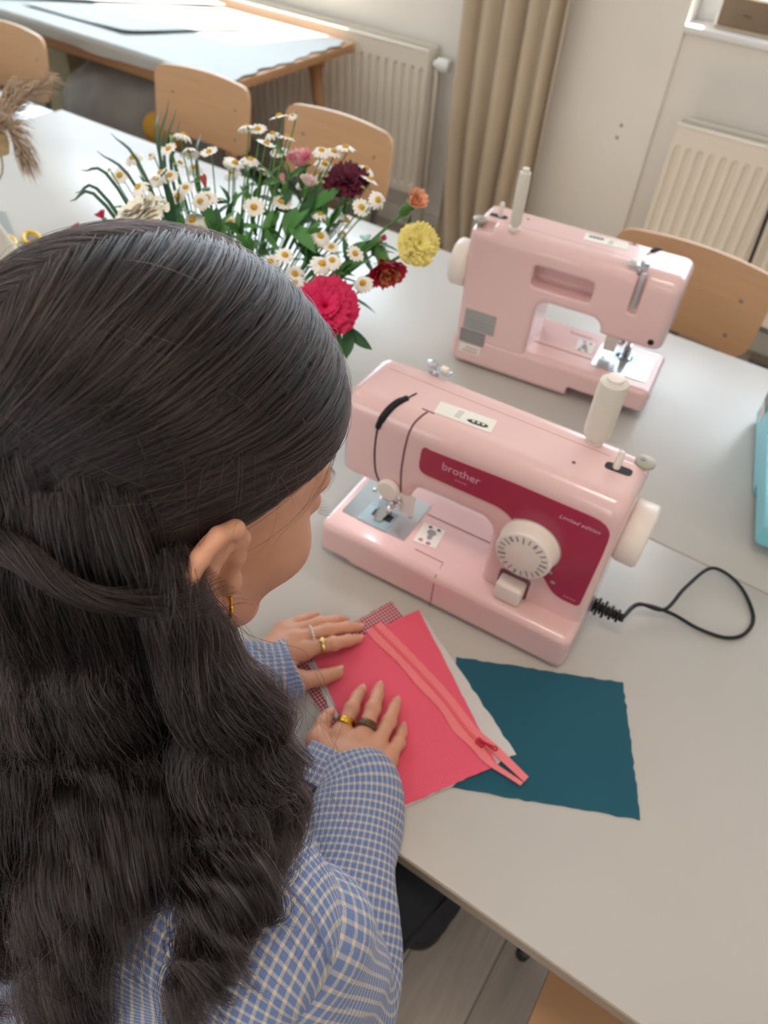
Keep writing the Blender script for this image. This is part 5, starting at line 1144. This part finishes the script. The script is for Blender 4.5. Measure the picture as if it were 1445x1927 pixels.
# leafy sprigs
SPR = [((585, 395), .04), ((600, 500), -.02), ((490, 350), .06), ((548, 425), .0), ((690, 455), .0), ((655, 615), -.12), ((520, 395), .03), ((335, 395), .0), ((455, 440), -.03), ((640, 400), .03), ((575, 455), -.02), ((500, 430), -.02), ((430, 380), .03), ((620, 430), .0), ((660, 500), -.04), ((320, 420), -.04), ((540, 340), .06), ((400, 440), -.05), ((700, 480), -.02), ((610, 380), .06), ((470, 470), -.05)]
rank_spots('green leafy sprig', [q[0] for q in SPR])
for i, (p, dt) in enumerate(SPR):
    tt_ = near_t(p, MOUTH + (0, 0, .03)) + dt; C = at_t(p, tt_); ax = C - MOUTH; ax /= np.linalg.norm(ax); T_ = thing('leafy_sprig', spot_label('green leafy sprig', p), 'foliage', tuple(VB + (0, 0, .02)), 0, 'leafy green sprigs of the bouquet')
    P = stem_path(C, ax, 14); V, F = tube_vf(P, .0015, 5); mob('stem', V, F, M_STEM, T_, True, True); big = i in (0, 1, 3, 5)
    for q in range(5 if big else 7):
        k = rf.integers(11, 20) if not big else rf.integers(13, 20); k = min(k, len(P) - 1); d_ = P[k] - P[k - 1]; d_ /= np.linalg.norm(d_); V, F = leaf_vf(P[k], d_ * .6 + rf.normal(size=3) * .6 + (np.array([.3, -.5, -.7]) if i == 5 else 0), np.array([0, 0, 1.]) + rf.normal(size=3) * .4, rf.uniform(.04, .065) if big else rf.uniform(.025, .045), rf.uniform(.007, .011) if big else rf.uniform(.005, .009), rf.uniform(.1, .5)); mob('leaf', V, F, M_LEAF if (q + i) % 3 else M_LEAFD, T_, True, True)

# ================================================================== dried grass at the left edge
M_PAM = mat('dried_grass', '#b39a83', .9, var=.2, scale=60)
PV = np.array([-1.42, .80, TAB]); pvs = thing('bud_vase', 'narrow cream vase with dried grass, just outside the left edge', 'vase', tuple(PV))
lathe('vase_body', [(.03, 0), (.042, .01), (.045, .06), (.02, .13), (.018, .17), (.014, .17), (.015, .12), (.03, .05), (.001, .02)], mat('cream_ceramic', '#ddd3c2', .4), pvs, 24)
for i, (a, b, c, t0) in enumerate((((-60, 330), (10, 215), (92, 152), 1.28), ((-70, 330), (-5, 200), (40, 175), 1.30), ((-70, 300), (0, 235), (52, 300), 1.25))):
    A, B, C = at_t(a, t0), at_t(b, t0), at_t(c, t0 + .02); T_ = thing('pampas_grass', ['dried pampas plume with its tip pointing up right at the left edge', 'dried pampas plume in the middle of the bunch at the left edge', 'dried pampas plume drooping downwards at the left edge'][i], 'dried grass', tuple(PV + (0, 0, .1)), 0, 'dried pampas plumes')
    P = spline([PV + (0, 0, .03), PV + (0, 0, .165), A, B, C], 30); V, F = tube_vf(P, np.linspace(.002, .0006, 30), 5); mob('stem', V, F, M_PAM, T_, True, True); parts = []
    for k in range(420):
        s = rf.uniform(14, 29); j = int(s); q = P[j] + (P[min(j + 1, 29)] - P[j]) * (s - j); d_ = P[min(j + 1, 29)] - P[j - 1]; d_ /= np.linalg.norm(d_); o = np.cross(d_, rf.normal(size=3)); o /= np.linalg.norm(o); ln = rf.uniform(.02, .05) * (1.2 - .6 * (s - 14) / 15); e = q + (d_ * .8 + o * .55) * ln; g = e + d_ * ln * .5 + o * .1 * ln - np.array([0, 0, ln * .35]); w_ = np.cross(d_, o) * .0007
        parts.append((np.array([q - w_, q + w_, e + w_ * 1.6, e - w_ * 1.6, g]), [(0, 1, 2, 3), (3, 2, 4)]))
        for _ in range(2): h_ = q + (e - q) * rf.uniform(.3, 1) ; x = h_ + (o * .6 + d_ * .5 + rf.normal(size=3) * .5) * .010; parts.append((np.array([h_ - w_, h_ + w_, x]), [(0, 1, 2)]))
    V, F = join_vf(parts); mob('plume', V, F, M_PAM, T_, False, True)
T_ = thing('dried_pod', 'pale yellow dried seed head below the pampas plumes', 'dried flower', tuple(PV + (0, 0, .1)), 0); C = at_t((-2, 268), 1.27); V, F = lathe_vf([(.001, -.022), (.012, -.018), (.017, 0), (.014, .014), (.006, .02), (.001, .021)], 16); mob('seed_head', V + C, F, mat('pod_cream', '#d8bd8c', .8, var=.2, scale=200), T_, True, True)
V, F = tube_vf(spline([PV + (0, 0, .03), PV + (0, 0, .165), C - (.02, 0, .06), C], 14), .0016, 5); mob('stem', V, F, M_PAM, T_, True, True)

# ================================================================== small things on the left of the table
sc_ = thing('scissors', 'scissors with yellow plastic handles, one loop showing beyond the hair', 'scissors', tuple(on_z((70, 470), TAB))); M_YEL = mat('yellow_plastic', '#e2b41e', .35)
c0 = on_z((60, 449), TAB + .008); d_ = on_z((95, 520), TAB + .008) - c0; d_ /= np.linalg.norm(d_); s = np.array([-d_[1], d_[0], 0])
for k, off in ((0, 0.), (1, -.052)):
    P = [c0 + s * (off + .017 * math.sin(a)) + d_ * (.0 - .032 * math.cos(a)) for a in np.linspace(0, 2 * math.pi, 28)]; V, F = tube_vf(P, .0055, 8, False); mob('handle', V, F, M_YEL, sc_, True, True)
    V, F = prism_vf([tuple((c0 + d_ * x + s * y)[:2]) for x, y in ((.03, off * .6 + .004), (.03, off * .6 + .014), (.09, .032 + k * .004), (.19, .030 + k * .003), (.19, .027 + k * .003), (.09, .022 + k * .004))], TAB + .003 + k * .003, TAB + .0055 + k * .003, 'xy'); mob('blade', V, F, M_STEEL, sc_, False, True)
MG = mat('clear_acrylic', '#eef4f4', .08, trans=.9, ior=1.3, var=.0)
rl = [on_z(p, TAB)[:2] for p in ((-30, 395), (12, 402), (52, 505), (0, 520))]; V, F = prism_vf(rl, TAB + .0005, TAB + .0035, 'xy'); cc = V.mean(0); cc[2] = TAB; o = mob('acrylic_ruler', V, F, MG, None, False, origin=cc); tag(o, 'clear acrylic quilting ruler at the left edge of the table', 'ruler')
